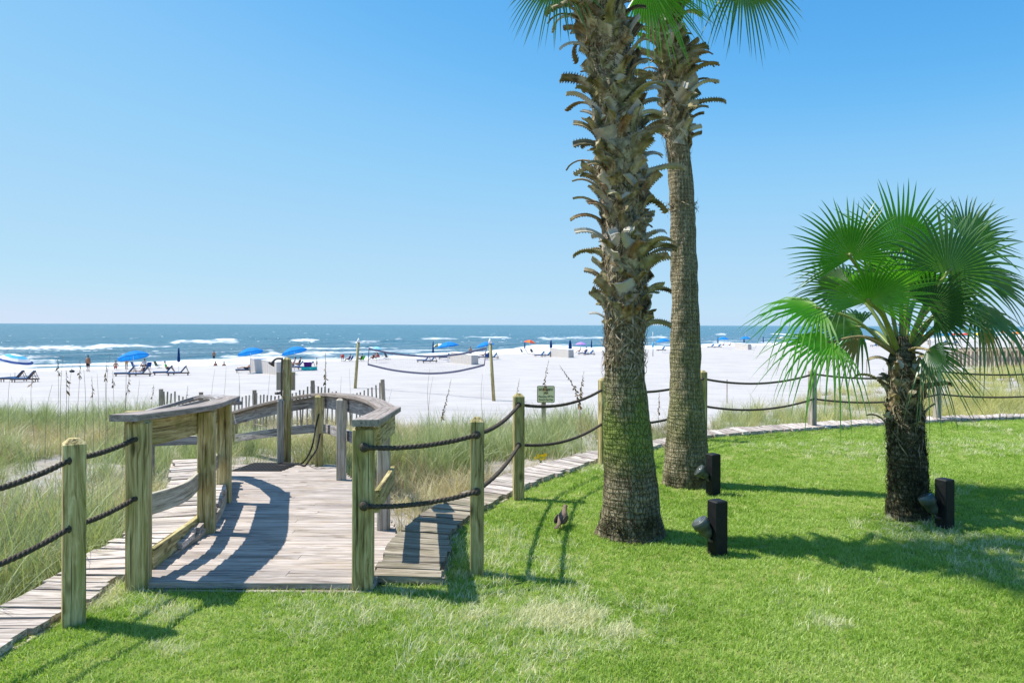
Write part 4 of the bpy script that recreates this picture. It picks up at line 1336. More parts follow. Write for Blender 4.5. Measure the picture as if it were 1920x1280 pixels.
# --- the small fan palm
Y3p = G(1706, 970).y
palm3 = thing('fan_palm', 'small fan palm with a shaggy dark trunk and full green crown', 'palm', G(1706, 970))
prof3 = [(974, 1704, 72), (940, 1703, 67), (900, 1702, 65), (850, 1700, 63), (800, 1697, 60), (750, 1696, 59), (700, 1693, 53), (670, 1692, 44), (650, 1692, 34), (630, 1691, 22)]
at3 = trunk('trunk', prof3, Y3p, trunk_mat('shaggy_trunk', 2.5, 3.0, .1, .2, .5, .7), palm3, 90, 44, .02, 401)
fibres(palm3, at3, Y3p, 0.02, zp(770, Y3p), 1700, M['fibre_dark'], 6, .15, .045)
fibres(palm3, at3, Y3p, zp(850, Y3p), zp(700, Y3p), 260, M['fibre'], 7, .2, .05)
boots(palm3, at3, Y3p, zp(800, Y3p), zp(668, Y3p), .019, .72, 1.0, 15, 1.0)
cc = Vector((P(1692, 0, Y3p).x, Y3p, zp(655, Y3p)))
m3 = Y3p / FPX
def F3(px, py, dY, ax, nr, rpx, seed, **kw):
    frond(palm3, cc + Vector(((px - 1692) * m3 * .08, 0, -.03)), at_px(px, py, Y3p + dY), ax, nr, rpx * m3, seed, **kw)
F3(1596, 484, -.25, (-.18, .1, 1), (-.1, -1, .15), 128, 1, droop=.14, spread=112, nseg=38)
F3(1690, 474, .05, (.28, .15, 1), (0, -1, .2), 158, 2, droop=.14, spread=92, nseg=34)
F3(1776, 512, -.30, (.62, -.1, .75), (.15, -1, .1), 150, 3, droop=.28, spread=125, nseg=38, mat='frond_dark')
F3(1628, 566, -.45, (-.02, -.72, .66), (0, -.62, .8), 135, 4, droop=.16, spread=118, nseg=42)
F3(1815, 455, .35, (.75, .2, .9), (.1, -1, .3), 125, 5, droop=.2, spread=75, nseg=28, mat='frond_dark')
F3(1538, 578, .15, (-1, -.1, .0), (0, -.55, 1), 168, 6, droop=.8, spread=90, nseg=28, split=.34)
F3(1560, 640, -.10, (-1, -.15, -.15), (0, -.5, 1), 152, 7, droop=1.0, spread=100, nseg=28, split=.32, sag=.15, pmat='petiole_old')
F3(1828, 582, -.05, (1, -.1, -.25), (.1, -.7, 1), 150, 8, droop=.95, spread=115, nseg=30, mat='frond_dark', split=.32)
F3(1738, 655, -.25, (.62, -.3, -.6), (.35, -1, .35), 128, 9, droop=.75, spread=80, nseg=24, mat='frond_dark', pmat='petiole_old', split=.3)
F3(1838, 520, .1, (1, .1, .05), (0, -.8, .8), 115, 10, droop=.45, spread=75, nseg=28, mat='frond_dark')
F3(1612, 612, .45, (-.9, .5, .05), (0, -.7, .7), 120, 11, droop=.5, spread=110, nseg=32, mat='frond_dark')
F3(1590, 540, .35, (-.8, .4, .45), (0, -.8, .6), 120, 12, droop=.3, spread=110, nseg=34, mat='frond_dark')
F3(1716, 560, .45, (.4, .8, .6), (0, -.6, .8), 130, 13, droop=.3, spread=110, nseg=34, mat='frond_dark')
F3(1752, 590, -.05, (.5, -.6, .5), (.2, -.8, .9), 110, 14, droop=.4, spread=105, nseg=34, mat='frond_dark')

F3(1706, 538, -.08, (.08, -.45, .85), (0, -.85, .5), 112, 21, droop=.25, spread=100, nseg=32, mat='frond')
F3(1742, 580, -.22, (.45, -.4, .5), (.15, -.8, .6), 105, 22, droop=.35, spread=100, nseg=30, mat='frond_dark')
F3(1655, 528, .12, (-.35, -.2, .9), (0, -.9, .4), 108, 23, droop=.25, spread=95, nseg=30, mat='frond_dark')
M['frond_dead'] = frond_mat('frond_leaf_dead', (.30, .22, .10), (.42, .33, .16), (.40, .30, .12), .2)
F3(1842, 590, -.02, (.15, -.1, -1), (.4, -1, .2), 95, 15, droop=.5, spread=24, nseg=9, mat='frond_dead', pmat='petiole_old')
F3(1730, 664, -.12, (.2, -.2, -1), (.3, -1, .2), 85, 16, droop=.5, spread=26, nseg=9, mat='frond_dead', pmat='petiole_old')
F3(1612, 630, .1, (-.5, -.1, -.6), (0, -1, .4), 70, 17, droop=.6, spread=30, nseg=9, mat='frond_dead', pmat='petiole_old')

# ---------------------------------------------------------------- sea oats and small plants
M['oat'] = plain('sea_oat_seed', (.22, .15, .075), .8, .2, .35, 30)
M['stalk'] = plain('sea_oat_stalk', (.30, .25, .15), .8, .2, .2, 8)
def sea_oat(label, base_px, base_y, tip_px, tip_y, Yd=None, head=.32, group=None, bend=.0, seed=0, rad=.0045):
    r = random.Random(seed)
    if Yd is None:
        b = T(base_px, base_y)
    else:
        b = P(base_px, base_y, Yd); b.z = ground(b.x, b.y)
    tp = P(tip_px, tip_y, b.y)
    t_ = thing('sea_oat', label, 'plant', b, 0, group)
    L = (tp - b).length
    mid = b.lerp(tp, .6) + Vector((-bend * L, 0, .05 * L))
    path = smooth_path([b, mid, tp], 8)
    mb = MB(); m = len(path); mb.tube(path, [rad * (1 - .65 * i / (m - 1)) for i in range(m)], 5)
    mb.build('stalk', M['stalk'], t_, TR(b), True, True)
    if head:
        hb = MB(); pl = resample(path, 60); i0 = int(60 * (1 - head))
        for i in range(i0, 60):
            p = pl[i]; u = (i - i0) / (60 - i0)
            for q in range(2):
                d = Vector((r.uniform(-1, 1) + .3, r.uniform(-1, 1), -r.uniform(.4, 1.5))).normalized()
                ln = L * .045 * (1.25 - u) * r.uniform(.6, 1.2)
                sd = d.cross(Vector((r.random(), r.random(), r.random()))).normalized() * ln * .26
                hb.add([p, p + d * ln * .5 + sd, p + d * ln, p + d * ln * .5 - sd], [(0, 1, 2, 3)])
        hb.build('seed_head', M['oat'], t_, TR(tp), False, True)
sea_oat('sea oat with seed head leaning right before the beach, left of the net post', 814, 790, 846, 709, 14, .55, 'sea oats', -.02, 1)
sea_oat('sea oat standing directly behind the second rope fence post', 962, 800, 974, 709, 12, .5, 'sea oats', .02, 2)
sea_oat('straight sea oat rising above the habitat sign', 1016, 760, 1029, 673, 15.5, .40, 'sea oats', .02, 3)
sea_oat('large sea oat drooping to the left beside the habitat sign', 1090, 845, 1049, 684, 10.5, .42, 'sea oats', -.10, 4, .006)
sea_oat('short sea oat left of the thick palm trunk', 1085, 800, 1095, 694, 12, .30, 'sea oats', .02, 5)
sea_oat('small dry sea oat between the two palm trunks', 1233, 790, 1236, 734, 11, .35, 'sea oats', .0, 6)
sea_oat('dark stemmed tall dry stalk left of the net post', 611, 800, 610, 660, 16, .35, 'sea oats', 0, 7, .010)
sea_oat('single sea oat poking over the sand fence near the left railing', 345, 790, 352, 722, 15, .3, 'sea oats', .0, 8)
rr_ = random.Random(5)
tall = [(20, 700), (62, 690), (98, 720), (108, 668), (118, 665), (124, 690), (137, 678), (150, 672), (157, 690), (172, 705), (182, 700), (200, 672), (208, 655), (211, 694), (236, 648), (243, 703), (262, 712), (288, 720), (403, 692), (424, 688), (447, 693), (449, 720), (506, 700), (640, 705), (655, 690), (690, 735), (735, 728), (806, 690), (812, 705), (905, 700)]
for i, (px, yt) in enumerate(tall):
    left = px < 300
    sea_oat(('thin tall sea oat stalk with a small seed head, left of the ramp railing' if i % 2 else 'thin tall bare stalk left of the ramp railing') if left else 'thin bare dry stalk standing against the white sand behind the deck', px + rr_.uniform(-14, 6), 790, px, yt, rr_.uniform(9.5, 14) if left else rr_.uniform(14, 17),
            .18 if left and i % 2 else 0, 'thin sea oat stalks left of the ramp' if left else 'thin stalks behind the deck', rr_.uniform(-.02, .04), 30 + i, .0045)
# yellow flower by the edging
fb_ = T(1013, 868)
fl = thing('yellow_flower', 'small bright yellow wildflower beside the plank edging', 'flower', fb_)
M['yellow'] = plain('yellow_petal', (.85, .62, .01), .6, .3, .1, 20); M['greenstem'] = plain('green_stem', (.10, .22, .03), .6, .3, .2, 10)
fc = P(1013, 857, fb_.y)
mb = MB(); r = random.Random(3)
for k in range(12):
    tp = fc + Vector((r.uniform(-.09, .09), r.uniform(-.06, .06), r.uniform(-.03, .03)))
    mb.tube([fb_ + Vector((r.uniform(-.02, .02), 0, 0)), fb_.lerp(tp, .6) + Vector((0, 0, .02)), tp], .0035, 4)
mb.build('stem', M['greenstem'], fl, TR(fb_), True, True)
mb = MB()
for k in range(14):
    c_ = fc + Vector((r.uniform(-.085, .085), r.uniform(-.06, .06), r.uniform(-.03, .04)))
    for q in range(6):
        a = q * 1.047
        d = Vector((math.cos(a), -.35, math.sin(a) * .8)) * .028; e_ = Vector((-math.sin(a), 0, math.cos(a))) * .010
        mb.add([c_, c_ + d * .6 + e_, c_ + d, c_ + d * .6 - e_], [(0, 1, 2, 3)])
mb.build('petals', M['yellow'], fl, TR(fc), False, True)

# ---------------------------------------------------------------- dove on the lawn
bb = G(1054, 990)
M['dove'] = plain('dove_feathers', (.20, .145, .105), .8, .2, .35, 45)
M['dove_wing'] = plain('dove_wing_feathers', (.13, .095, .07), .8, .2, .4, 60)
bd = thing('dove', 'brown dove standing on the lawn beside the rope shadows', 'bird', bb, R(70))
mb = MB()
secs = [(-.145, .052, .010, .004), (-.10, .058, .016, .008), (-.06, .068, .028, .025), (-.02, .078, .038, .040), (.02, .088, .040, .044), (.05, .104, .033, .036), (.068, .126, .021, .022), (.078, .142, .017, .018), (.088, .155, .019, .019), (.102, .160, .016, .015), (.113, .158, .007, .007), (.130, .154, .002, .002)]
n = 14; V, F = [], []
for (x, z, ry, rz_) in secs:
    for k in range(n):
        a = 2 * math.pi * k / n
        V.append((x - .25 * rz_ * math.sin(a), ry * math.cos(a), z + rz_ * math.sin(a)))
for i in range(len(secs) - 1):
    for k in range(n): F.append((i * n + k, i * n + (k + 1) % n, (i + 1) * n + (k + 1) % n, (i + 1) * n + k))
F.append(tuple(reversed(range(n)))); F.append(tuple((len(secs) - 1) * n + k for k in range(n)))
mb.add(V, [tuple(reversed(f)) for f in F]); mb.build('body', M['dove'], bd, None, True)
for sd in (-1, 1):
    w = MB(); w.ball((-.03, sd * .036, .082), (.085, .010, .032), 14, 8); w.build('wing', M['dove_wing'], bd, None, True)
    l = MB(); l.tube([(.005, sd * .016, .05), (.0, sd * .017, .02), (.004, sd * .017, .004)], .0035, 6); l.tube([(-.01, sd * .017, .003), (.02, sd * .017, .003)], .003, 5); l.build('leg', M['skin_tan'], bd, None, True)
    e_ = MB(); e_.ball((.094, sd * .0175, .160), .003, 8, 5); e_.build('eye', M['rubber'], bd, None, True)
tg = MB(); tg.ball((-.155, 0, .05), (.05, .018, .005), 10, 5); tg.build('tail', M['dove_wing'], bd, None, True)
# ---------------------------------------------------------------- beach furniture
def canopy_mesh(rad, h, mats, n=8, val=.11, stripes=None):
    V, F, mi = [], [], []
    rings = [(0.02, h), (.30, h * .90), (.62, h * .60), (.86, h * .24), (1.0, 0)]
    sub = 4
    N_ = n * sub
    for (q, z) in rings:
        for k in range(N_):
            a = 2 * math.pi * k / N_; f = (k % sub) / sub
            sagv = 1 - .055 * math.sin(math.pi * f) * q
            V.append((rad * q * math.cos(a) * sagv, rad * q * math.sin(a) * sagv, z - .03 * math.sin(math.pi * f) * q))
    for k in range(N_):
        a = 2 * math.pi * k / N_; f = (k % sub) / sub
        sagv = 1 - .055 * math.sin(math.pi * f)
        V.append((rad * 1.0 * math.cos(a) * sagv, rad * math.sin(a) * sagv, -val * (.75 + .25 * math.sin(math.pi * f))))
    for i in range(len(rings)):
        for k in range(N_):
            F.append((i * N_ + k, i * N_ + (k + 1) % N_, (i + 1) * N_ + (k + 1) % N_, (i + 1) * N_ + k))
            mi.append(i if stripes == 'ring' else (k // sub))
    me = mk('canopy', V, F, None, False)
    for m in mats: me.materials.append(m)
    if len(mats) > 1:
        if stripes == 'ring':
            me.polygons.foreach_set('material_index', [i % len(mats) for i in mi])
        else:
            me.polygons.foreach_set('material_index', [i % len(mats) for i in mi])
    return me
def umbrella(name, label, loc, pole_h, rad, mats, tilt=(0, 0), group=None, rz=0.0, stripes=None, h=.42, n=8):
    t_ = thing(name, label, 'umbrella', loc, rz, group)
    top_ = Vector((0, 0, pole_h))
    ph = pole_h - .35
    hinge = Vector((0, 0, ph))
    Rt = Matrix.Rotation(tilt[0], 4, 'Y') @ Matrix.Rotation(tilt[1], 4, 'X')
    tip = hinge + (Rt @ Vector((0, 0, .62)))
    mb = MB(); mb.tube([(0, 0, -.15), hinge, tip], .022, 8); mb.build('pole', M['white'], t_, None, True)
    Mc = WM[t_] @ Matrix.Translation(hinge + (Rt @ Vector((0, 0, .62 - h)))) @ Rt
    ob('canopy', canopy_mesh(rad, h, mats, n, .11, stripes), t_, Mc)
    rb_ = MB()
    for k in range(8):
        a = 2 * math.pi * k / 8
        rb_.tube([(0, 0, h - .04), (rad * .5 * math.cos(a), rad * .5 * math.sin(a), h * .68), (rad * .97 * math.cos(a), rad * .97 * math.sin(a), -.01)], .007, 4)
    rb_.build('ribs', M['steel'], t_, Mc, True)
    return t_
def closed_umbrella(label, px, yb, yt, group='closed navy umbrellas on the beach', lean=0.0, wide=1.0, base=None):
    b = T(px, yb) if base is None else base
    h = P(px, yt, b.y).z - b.z
    t_ = thing('closed_umbrella', label, 'umbrella', b, 0, group)
    mb = MB(); mb.tube([(0, 0, -.1), (lean, 0, h)], .024, 8); mb.build('pole', M['white'], t_, None, True)
    V = MB(); q_ = max(1.2, h * .56) / 1.2
    prof = [(.025, h), (.06 * wide, h - .12 * q_), (.10 * wide, h - .45 * q_), (.13 * wide, h - .85 * q_), (.15 * wide, h - 1.12 * q_), (.12 * wide, h - 1.2 * q_), (.03, h - 1.15 * q_)]
    n = 16
    vv, ff = [], []
    for (rr1, z) in prof:
        for k in range(n):
            a = 2 * math.pi * k / n; q = rr1 * (1 if k % 2 else .68)
            vv.append((q * math.cos(a) + lean * z / h, q * math.sin(a), z))
    for i in range(len(prof) - 1):
        for k in range(n): ff.append((i * n + k, (i + 1) * n + k, (i + 1) * n + (k + 1) % n, i * n + (k + 1) % n))
    V.add(vv, ff); V.build('furled_canopy', M['navy'], t_, None, False)
    st = MB(); st.lathe([(.125 * wide, h - .74 * q_), (.13 * wide, h - .70 * q_), (.125 * wide, h - .66 * q_)], 12); st.build('tie_strap', M['navy'], t_, None, True)
    return t_
_lg = []
def lounger(label, loc, rz, group, cush='cushion', s=1.0):
    if _lg and cush == 'cushion':
        return copy_tree(_lg[0], TR(loc, rz, s), label, group)
    t_ = thing('beach_lounger', label, 'lounger', loc, rz, group, s)
    fr_ = MB()
    for y in (-.28, .28): fr_.bar((-.98, y, .24), (.98, y, .24), .04, .09)
    for x in (-.96, -.3, .3, .96): fr_.bar((x, -.28, .24), (x, .28, .24), .04, .07)
    fr_.build('frame', M['lwood'], t_)
    for x in (-.85, .85):
        for y in (-.27, .27):
            l = MB(); l.bar((x, y, -.05), (x, y, .21), .06, .06); l.build('leg', M['lwood'], t_)
    cu = MB(); cu.box((-.36, 0, .315), (1.26, .54, .075)); cu.build('seat_cushion', M[cush], t_)
    A = Matrix.Rotation(R(-52), 4, 'Y')
    bc = MB(); c_ = Vector((.28, 0, .33)) + (A @ Vector((.36, 0, .04))); bc.box(c_, (.74, .54, .07), A); bc.build('back_cushion', M[cush], t_)
    bf_ = MB()
    for y in (-.25, -.1, .05, .2):
        bf_.box(Vector((.28, 0, .33)) + (A @ Vector((.36, y, -.025))), (.76, .07, .025), A)
    bf_.bar((.70, -.22, .80), (.92, -.22, .26), .035, .035); bf_.bar((.70, .22, .80), (.92, .22, .26), .035, .035)
    bf_.build('backrest_slats', M['lwood'], t_)
    if cush == 'cushion': _lg.append(t_)
    return t_
def beach_chair(label, loc, rz, matname, group='folding beach chairs', s=1.0):
    t_ = thing('beach_chair', label, 'chair', loc, rz, group, s)
    f_ = MB()
    for y in (-.27, .27):
        f_.tube([(-.30, y, 0), (.28, y, .42)], .014, 6); f_.tube([(.30, y, 0), (-.28, y, .26)], .014, 6); f_.tube([(-.20, y, .22), (-.52, y, .85)], .014, 6)
        f_.tube([(-.34, y, .5), (.24, y, .46)], .018, 6)
    f_.tube([(-.52, -.27, .85), (-.52, .27, .85)], .014, 6)
    f_.build('frame', M['steel'], t_, None, True)
    a = MB(); a.bar((-.24, 0, .27), (.26, 0, .33), .50, .02); a.build('seat', M[matname], t_)
    b = MB(); b.bar((-.22, 0, .28), (-.51, 0, .84), .50, .02); b.build('backrest', M[matname], t_)
    return t_
def storage_box(label, pa, pb, pc, ytop, group='white beach storage boxes'):
    """pa, pb, pc: photograph pixels of three ground corners (left, near corner, right)"""
    a, b, c_ = T(*pa), T(*pb), T(*pc)
    z0 = min(a.z, b.z, c_.z) - .05
    h = P(pb[0], ytop, b.y).z - b.z
    for v in (a, b, c_): v.z = z0
    u = (a - b)
    pn = Vector((u.y, -u.x, 0)).normalized()
    if pn.y < 0: pn = -pn
    kk = (pc[0] - CX) / FPX
    den = pn.x - kk * pn.y
    ln_ = (kk * b.y - b.x) / den if abs(den) > 1e-3 else 1.2
    wv = pn * min(2.4, max(.7, ln_))
    d4 = a + wv
    t_ = thing('storage_box', label, 'storage box', b, 0, group)
    H_ = h + .05
    mb = MB()
    cs = [b, a, d4, b + wv]
    V = [v.copy() for v in cs] + [v + Vector((0, 0, H_)) for v in cs]
    mb.add(V, [(0, 1, 5, 4), (1, 2, 6, 5), (2, 3, 7, 6), (3, 0, 4, 7), (3, 2, 1, 0)])
    mb.build('carcass', M['cream'], t_, TR(b), world=True)
    # board fronts: uprights a hand wide
    for s0, s1, nb in ((b, a, 16), (b, b + wv, 6)):
        n_ = (s1 - s0).cross(Vector((0, 0, 1))).normalized()
        ctr = (a + b + wv * .5 + b) / 3
        if n_.dot((s0 + s1) / 2 - (a + b + wv) / 2 - Vector((0, 0, 0))) < 0 and False: n_ = -n_
        if n_.dot(Vector((0, 0, 0)) - s0) < 0: n_ = -n_
        for k in range(nb):
            q0, q1 = s0.lerp(s1, (k + .06) / nb), s0.lerp(s1, (k + .94) / nb)
            bm_ = MB(); bm_.bar(q0 + n_ * .012 + Vector((0, 0, H_ / 2)), q1 + n_ * .012 + Vector((0, 0, H_ / 2)), .02, H_ - .06); bm_.build('board', M['cream'], t_, TR(q0), world=True)
    ld = MB(); off = Vector((0, 0, H_))
    e1, e2 = u.normalized() * .04, wv.normalized() * .04
    L_ = [b - e1 - e2, a + e1 - e2, d4 + e1 + e2, b + wv - e1 + e2]
    Vl = [v + off for v in L_] + [v + off + Vector((0, 0, .06)) for v in L_]
    ld.add(Vl, [(0, 1, 5, 4), (1, 2, 6, 5), (2, 3, 7, 6), (3, 0, 4, 7), (4, 5, 6, 7), (3, 2, 1, 0)])
    ld.build('lid', M['white'], t_, TR(b), world=True)
    return t_

# ---------------------------------------------------------------- people
POSE = {
 'stand': dict(pel=(0, 0, .95), spi=(0, 0, 1.17), che=(.0, 0, 1.36), nec=(.0, 0, 1.50), hea=(.02, 0, 1.60), top=(.02, 0, 1.72), sh=(0, .18, 1.43), el=(-.02, .25, 1.14), wr=(.06, .25, .90), ha=(.09, .24, .80), hi=(0, .09, .90), kn=(.02, .10, .49), an=(-.02, .10, .09), to=(.14, .12, .03)),
 'sit': dict(pel=(-.05, 0, .36), spi=(-.12, 0, .56), che=(-.2, 0, .74), nec=(-.25, 0, .88), hea=(-.24, 0, .98), top=(-.25, 0, 1.10), sh=(-.22, .18, .81), el=(-.10, .27, .56), wr=(.14, .24, .50), ha=(.22, .22, .50), hi=(-.02, .09, .35), kn=(.38, .12, .47), an=(.62, .12, .12), to=(.77, .13, .09)),
 'lie': dict(pel=(.12, 0, .45), spi=(.27, 0, .60), che=(.40, 0, .76), nec=(.49, 0, .88), hea=(.54, 0, .97), top=(.58, 0, 1.08), sh=(.44, .18, .80), el=(.25, .26, .58), wr=(.02, .22, .52), ha=(-.06, .2, .52), hi=(.08, .09, .43), kn=(-.34, .11, .52), an=(-.76, .1, .42), to=(-.84, .1, .52)),
 'bend': dict(pel=(-.10, 0, .86), spi=(.06, 0, .98), che=(.22, 0, .98), nec=(.36, 0, .93), hea=(.44, 0, .88), top=(.54, 0, .82), sh=(.28, .18, .95), el=(.34, .2, .68), wr=(.40, .16, .44), ha=(.43, .15, .35), hi=(-.08, .09, .82), kn=(0, .1, .46), an=(-.05, .1, .09), to=(.11, .12, .03)),
}
RAD = dict(pel=.135, spi=.125, che=.15, nec=.055, hea=.085, top=.075, sh=.065, el=.045, wr=.032, ha=.035, hi=.095, kn=.06, an=.042, to=.035)
def skinned(name, nodes, edges, mat, parent, root=0):
    me = bpy.data.meshes.new(name)
    me.from_pydata([n[0] for n in nodes], edges, []); me.materials.append(mat)
    o_ = ob(name, me, parent, WM[parent])
    sk = o_.modifiers.new('skin', 'SKIN'); sk.use_smooth_shade = True
    for i, n in enumerate(nodes):
        d = me.skin_vertices[0].data[i]; d.radius = (n[1], n[1]); d.use_root = (i == root)
    sb_ = o_.modifiers.new('sub', 'SUBSURF'); sb_.levels = 1; sb_.render_levels = 1
    return o_
def person(label, loc, rz, pose, skin='skin', shirt=None, shorts=None, s=1.0, hair='hair', bulk=1.0, hat=None):
    t_ = thing('person', label, 'person', loc, rz, 'people on the beach', s)
    p = POSE[pose]
    nodes, idx, edges = [], {}, []
    def nd(k, side=0):
        key = (k, side)
        if key not in idx:
            x, y, z = p[k]
            idx[key] = len(nodes); nodes.append(((x, y * (side if side else 1), z), RAD[k] * (bulk if k in ('pel', 'spi', 'che', 'hi') else 1)))
        return idx[key]
    chain = [('pel', 'spi'), ('spi', 'che'), ('che', 'nec'), ('nec', 'hea'), ('hea', 'top')]
    for a, b in chain: edges.append((nd(a), nd(b)))
    for sd in (-1, 1):
        edges.append((nd('che'), nd('sh', sd))); edges.append((nd('pel'), nd('hi', sd)))
        for a, b in (('sh', 'el'), ('el', 'wr'), ('wr', 'ha'), ('hi', 'kn'), ('kn', 'an'), ('an', 'to')): edges.append((nd(a, sd), nd(b, sd)))
    skinned('body', nodes, edges, M[skin], t_)
    def garment(name, parts, grow, mat):
        nn, ii, ee = [], {}, []
        def g(k, side, f=None):
            key = (k, side, f)
            if key not in ii:
                a = Vector(p[k]); rad = RAD[k] * (bulk if k in ('pel', 'spi', 'che', 'hi') else 1)
                if f:
                    b = Vector(p[f[0]]); a = a.lerp(b, f[1]); rad = rad * (1 - f[1]) + RAD[f[0]] * f[1]
                a.y *= side if side else 1
                ii[key] = len(nn); nn.append((tuple(a), rad + grow))
            return ii[key]
        if parts == 'shirt':
            ee += [(g('pel', 0), g('spi', 0)), (g('spi', 0), g('che', 0))]
            for sd in (-1, 1): ee += [(g('che', 0), g('sh', sd)), (g('sh', sd), g('sh', sd, ('el', .6)))]
        else:
            ee.append((g('pel', 0, ('spi', .3)), g('pel', 0)))
            for sd in (-1, 1): ee += [(g('pel', 0), g('hi', sd)), (g('hi', sd), g('hi', sd, ('kn', .8)))]
        skinned(name, nn, ee, mat, t_)
    if shorts: garment('shorts', 'shorts', .02, M[shorts])
    if shirt: garment('shirt', 'shirt', .018, M[shirt])
    hd_, tp_ = Vector(p['hea']), Vector(p['top'])
    hb = MB(); hb.ball(hd_.lerp(tp_, .72) + Vector((-.02, 0, .015)), (.098, .09, .088), 10, 6); hb.build('hair', M[hair], t_, None, True)
    fx = MB()
    f0 = Vector((1, 0, 0)) if pose in ('stand', 'sit') else Vector((-.5, 0, .8)) if pose == 'lie' else Vector((.3, 0, -1))
    c_ = hd_.lerp(tp_, .35); fx.ball(c_ + f0.normalized() * .088, .018, 6, 4); fx.build('nose', M[skin], t_, None, True)
    if hat:
        ht = MB(); ht.lathe([(.17, 0), (.17, .012), (.10, .02), (.09, .11), (.03, .13)], 14, tp_ + Vector((0, 0, .0))); ht.build('hat', M[hat], t_, None, True)
    return t_
cloth('f_red', (.50, .06, .05)); cloth('f_green', (.10, .55, .04)); cloth('f_white', (.75, .74, .74)); cloth('f_tan', (.55, .36, .16)); cloth('f_dark', (.03, .03, .035)); cloth('f_orange', (.80, .22, .05))
cloth('f_olive', (.075, .11, .06)); cloth('f_teal', (.02, .42, .45)); cloth('f_purple', (.20, .04, .24)); cloth('f_blue', (.02, .07, .26)); cloth('f_brightred', (.62, .08, .06)); cloth('f_grey', (.12, .12, .13)); cloth('f_maroon', (.16, .05, .05))
cloth('f_lilac', (.45, .25, .80)); cloth('f_cream', (.78, .74, .60)); cloth('f_yellow', (.85, .55, .04)); cloth('f_sky', (.28, .62, .82)); cloth('f_lightblue', (.10, .45, .75))
blue = [M['blue']]
UG = 'open blue umbrellas on the beach'
def UM(label, px, yb, ytop, wpx, mats=None, tilt=(0, 0), stripes=None, group=UG, n=8, h=.42):
    b = T(px, yb); sc_ = b.y / FPX
    rad = wpx * sc_ / 2
    pole = P(px, ytop, b.y).z - b.z - .1
    return umbrella('beach_umbrella', label, b, max(1.3, pole), rad, mats or blue, tilt, group if mats is None else None, 0, stripes, h * rad / 1.1, n)
LA = R(172)      # foot end towards the left of the picture and the sea
def LG(label, px, y, rz=None, s=1.0, cush='cushion', group='blue cushioned loungers'):
    b = T(px, y)
    return lounger(label, b, R(18) if rz is None else rz, group, cush, s)
# --- left of the ramp
UM('blue and white striped umbrella tilted at the left edge', 28, 706, 667, 62, [M['white'], M['f_lightblue'], M['white'], M['f_blue'], M['white']], (R(14), 0), 'ring')
LG('left blue lounger under the striped umbrella', 26, 715, R(14)); LG('right blue lounger under the striped umbrella', 47, 716, R(14))
person('bare backed man in dark shorts standing at the water', T(165, 697), R(90), 'stand', 'skin_tan', None, 'f_dark', 1.05, 'hair', 1.35)
bg = MB(); bg.ball((0, 0, .14), (.30, .20, .16), 12, 8); 
b_ = T(135, 698)
o = bg.build('beach_bag', M['f_dark'], thing('beach_bag', 'small dark bag lying alone on the sand near the water', 'bag', b_), None, True); o.name = 'pouch'
hn = MB(); hn.tube(smooth_path([(-.15, 0, .2), (0, 0, .48), (.15, 0, .2)], 6), .02, 6); hn.build('handle', M['f_dark'], o.parent, None, True)
UM('blue umbrella tilted left over two loungers, with people around it', 250, 700, 661, 56, None, (R(-14), R(-6)))
LG('left of the two loungers under the tilted blue umbrella', 236, 705); LG('right of the two loungers under the tilted blue umbrella', 262, 706)
person('person with dark hair resting on the lounger under the tilted umbrella', T(262, 704), R(18), 'lie', 'skin', 'f_dark', 'f_white', .95)
person('person in red swimwear sitting low on the sand beside the tilted umbrella', T(217, 694), R(120), 'sit', 'skin', None, 'f_red')
person('person in tan shorts standing behind the tilted blue umbrella', T(237, 693), R(80), 'stand', 'skin', None, 'f_tan', 1.06)
beach_chair('navy folding chair beside the tilted blue umbrella', T(254, 691), R(60), 'f_blue')
person('person in a white shirt seated on a navy folding chair', T(269, 692), R(140), 'sit', 'skin', 'f_white', 'f_dark', 1.1)
beach_chair('second navy folding chair, right of the white shirted sitter', T(277, 692), R(140), 'f_blue')
beach_chair('empty olive green folding chair near the water', T(297, 690), R(60), 'f_olive')
closed_umbrella('furled navy umbrella between two loungers left of the ramp', 335, 700, 651)
LG('left lounger beside the furled navy umbrella', 308, 703); LG('right lounger beside the furled navy umbrella', 334, 704)
person('person in bright green sitting on the sand behind the furled umbrella', T(314, 697), R(20), 'sit', 'skin', 'f_green', 'f_dark')
def swimmer(label, px, y, k=.0, s=1.0, skin='skin_tan', shirt=None, bury=.0):
    b = G(px, y, ZSEA); b.z -= bury
    person(label, b, R(90), 'stand', skin, shirt, 'f_dark', s)
swimmer('dark swimmer standing waist deep in the surf', 401, 674, bury=.35, s=1.0)
swimmer('swimmer low in the foam, head and shoulders showing, left one', 404, 686, bury=1.15)
swimmer('swimmer low in the foam, head and shoulders showing, right one', 420, 686, bury=1.2)
UM('blue umbrella behind the long white box, nearest the surf', 470, 700, 655, 48, None, (R(-12), R(-5)))
storage_box('long white storage box left of the shower post', (468, 698), (519, 703), (548, 702), 674)
person('person lying on a lounger half hidden behind the white box', T(461, 698), R(20), 'lie', 'skin_tan', None, 'f_dark')
LG('dark lounger half hidden behind the long white box', 461, 698)
UM('blue umbrella directly behind the top of the shower post', 552, 695, 653, 48, None, (R(-14), R(-5)))
LG('blue lounger right of the shower post', 556, 692); LG('blue lounger with purple towel right of the shower post', 575, 693)
person('person sitting under the umbrella behind the shower post, left one', T(549, 690), R(180), 'sit', 'skin', None, 'f_dark', 1.1)
person('person in black sitting under the umbrella behind the shower post', T(559, 689), R(180), 'sit', 'skin', 'f_dark', 'f_dark', 1.1)
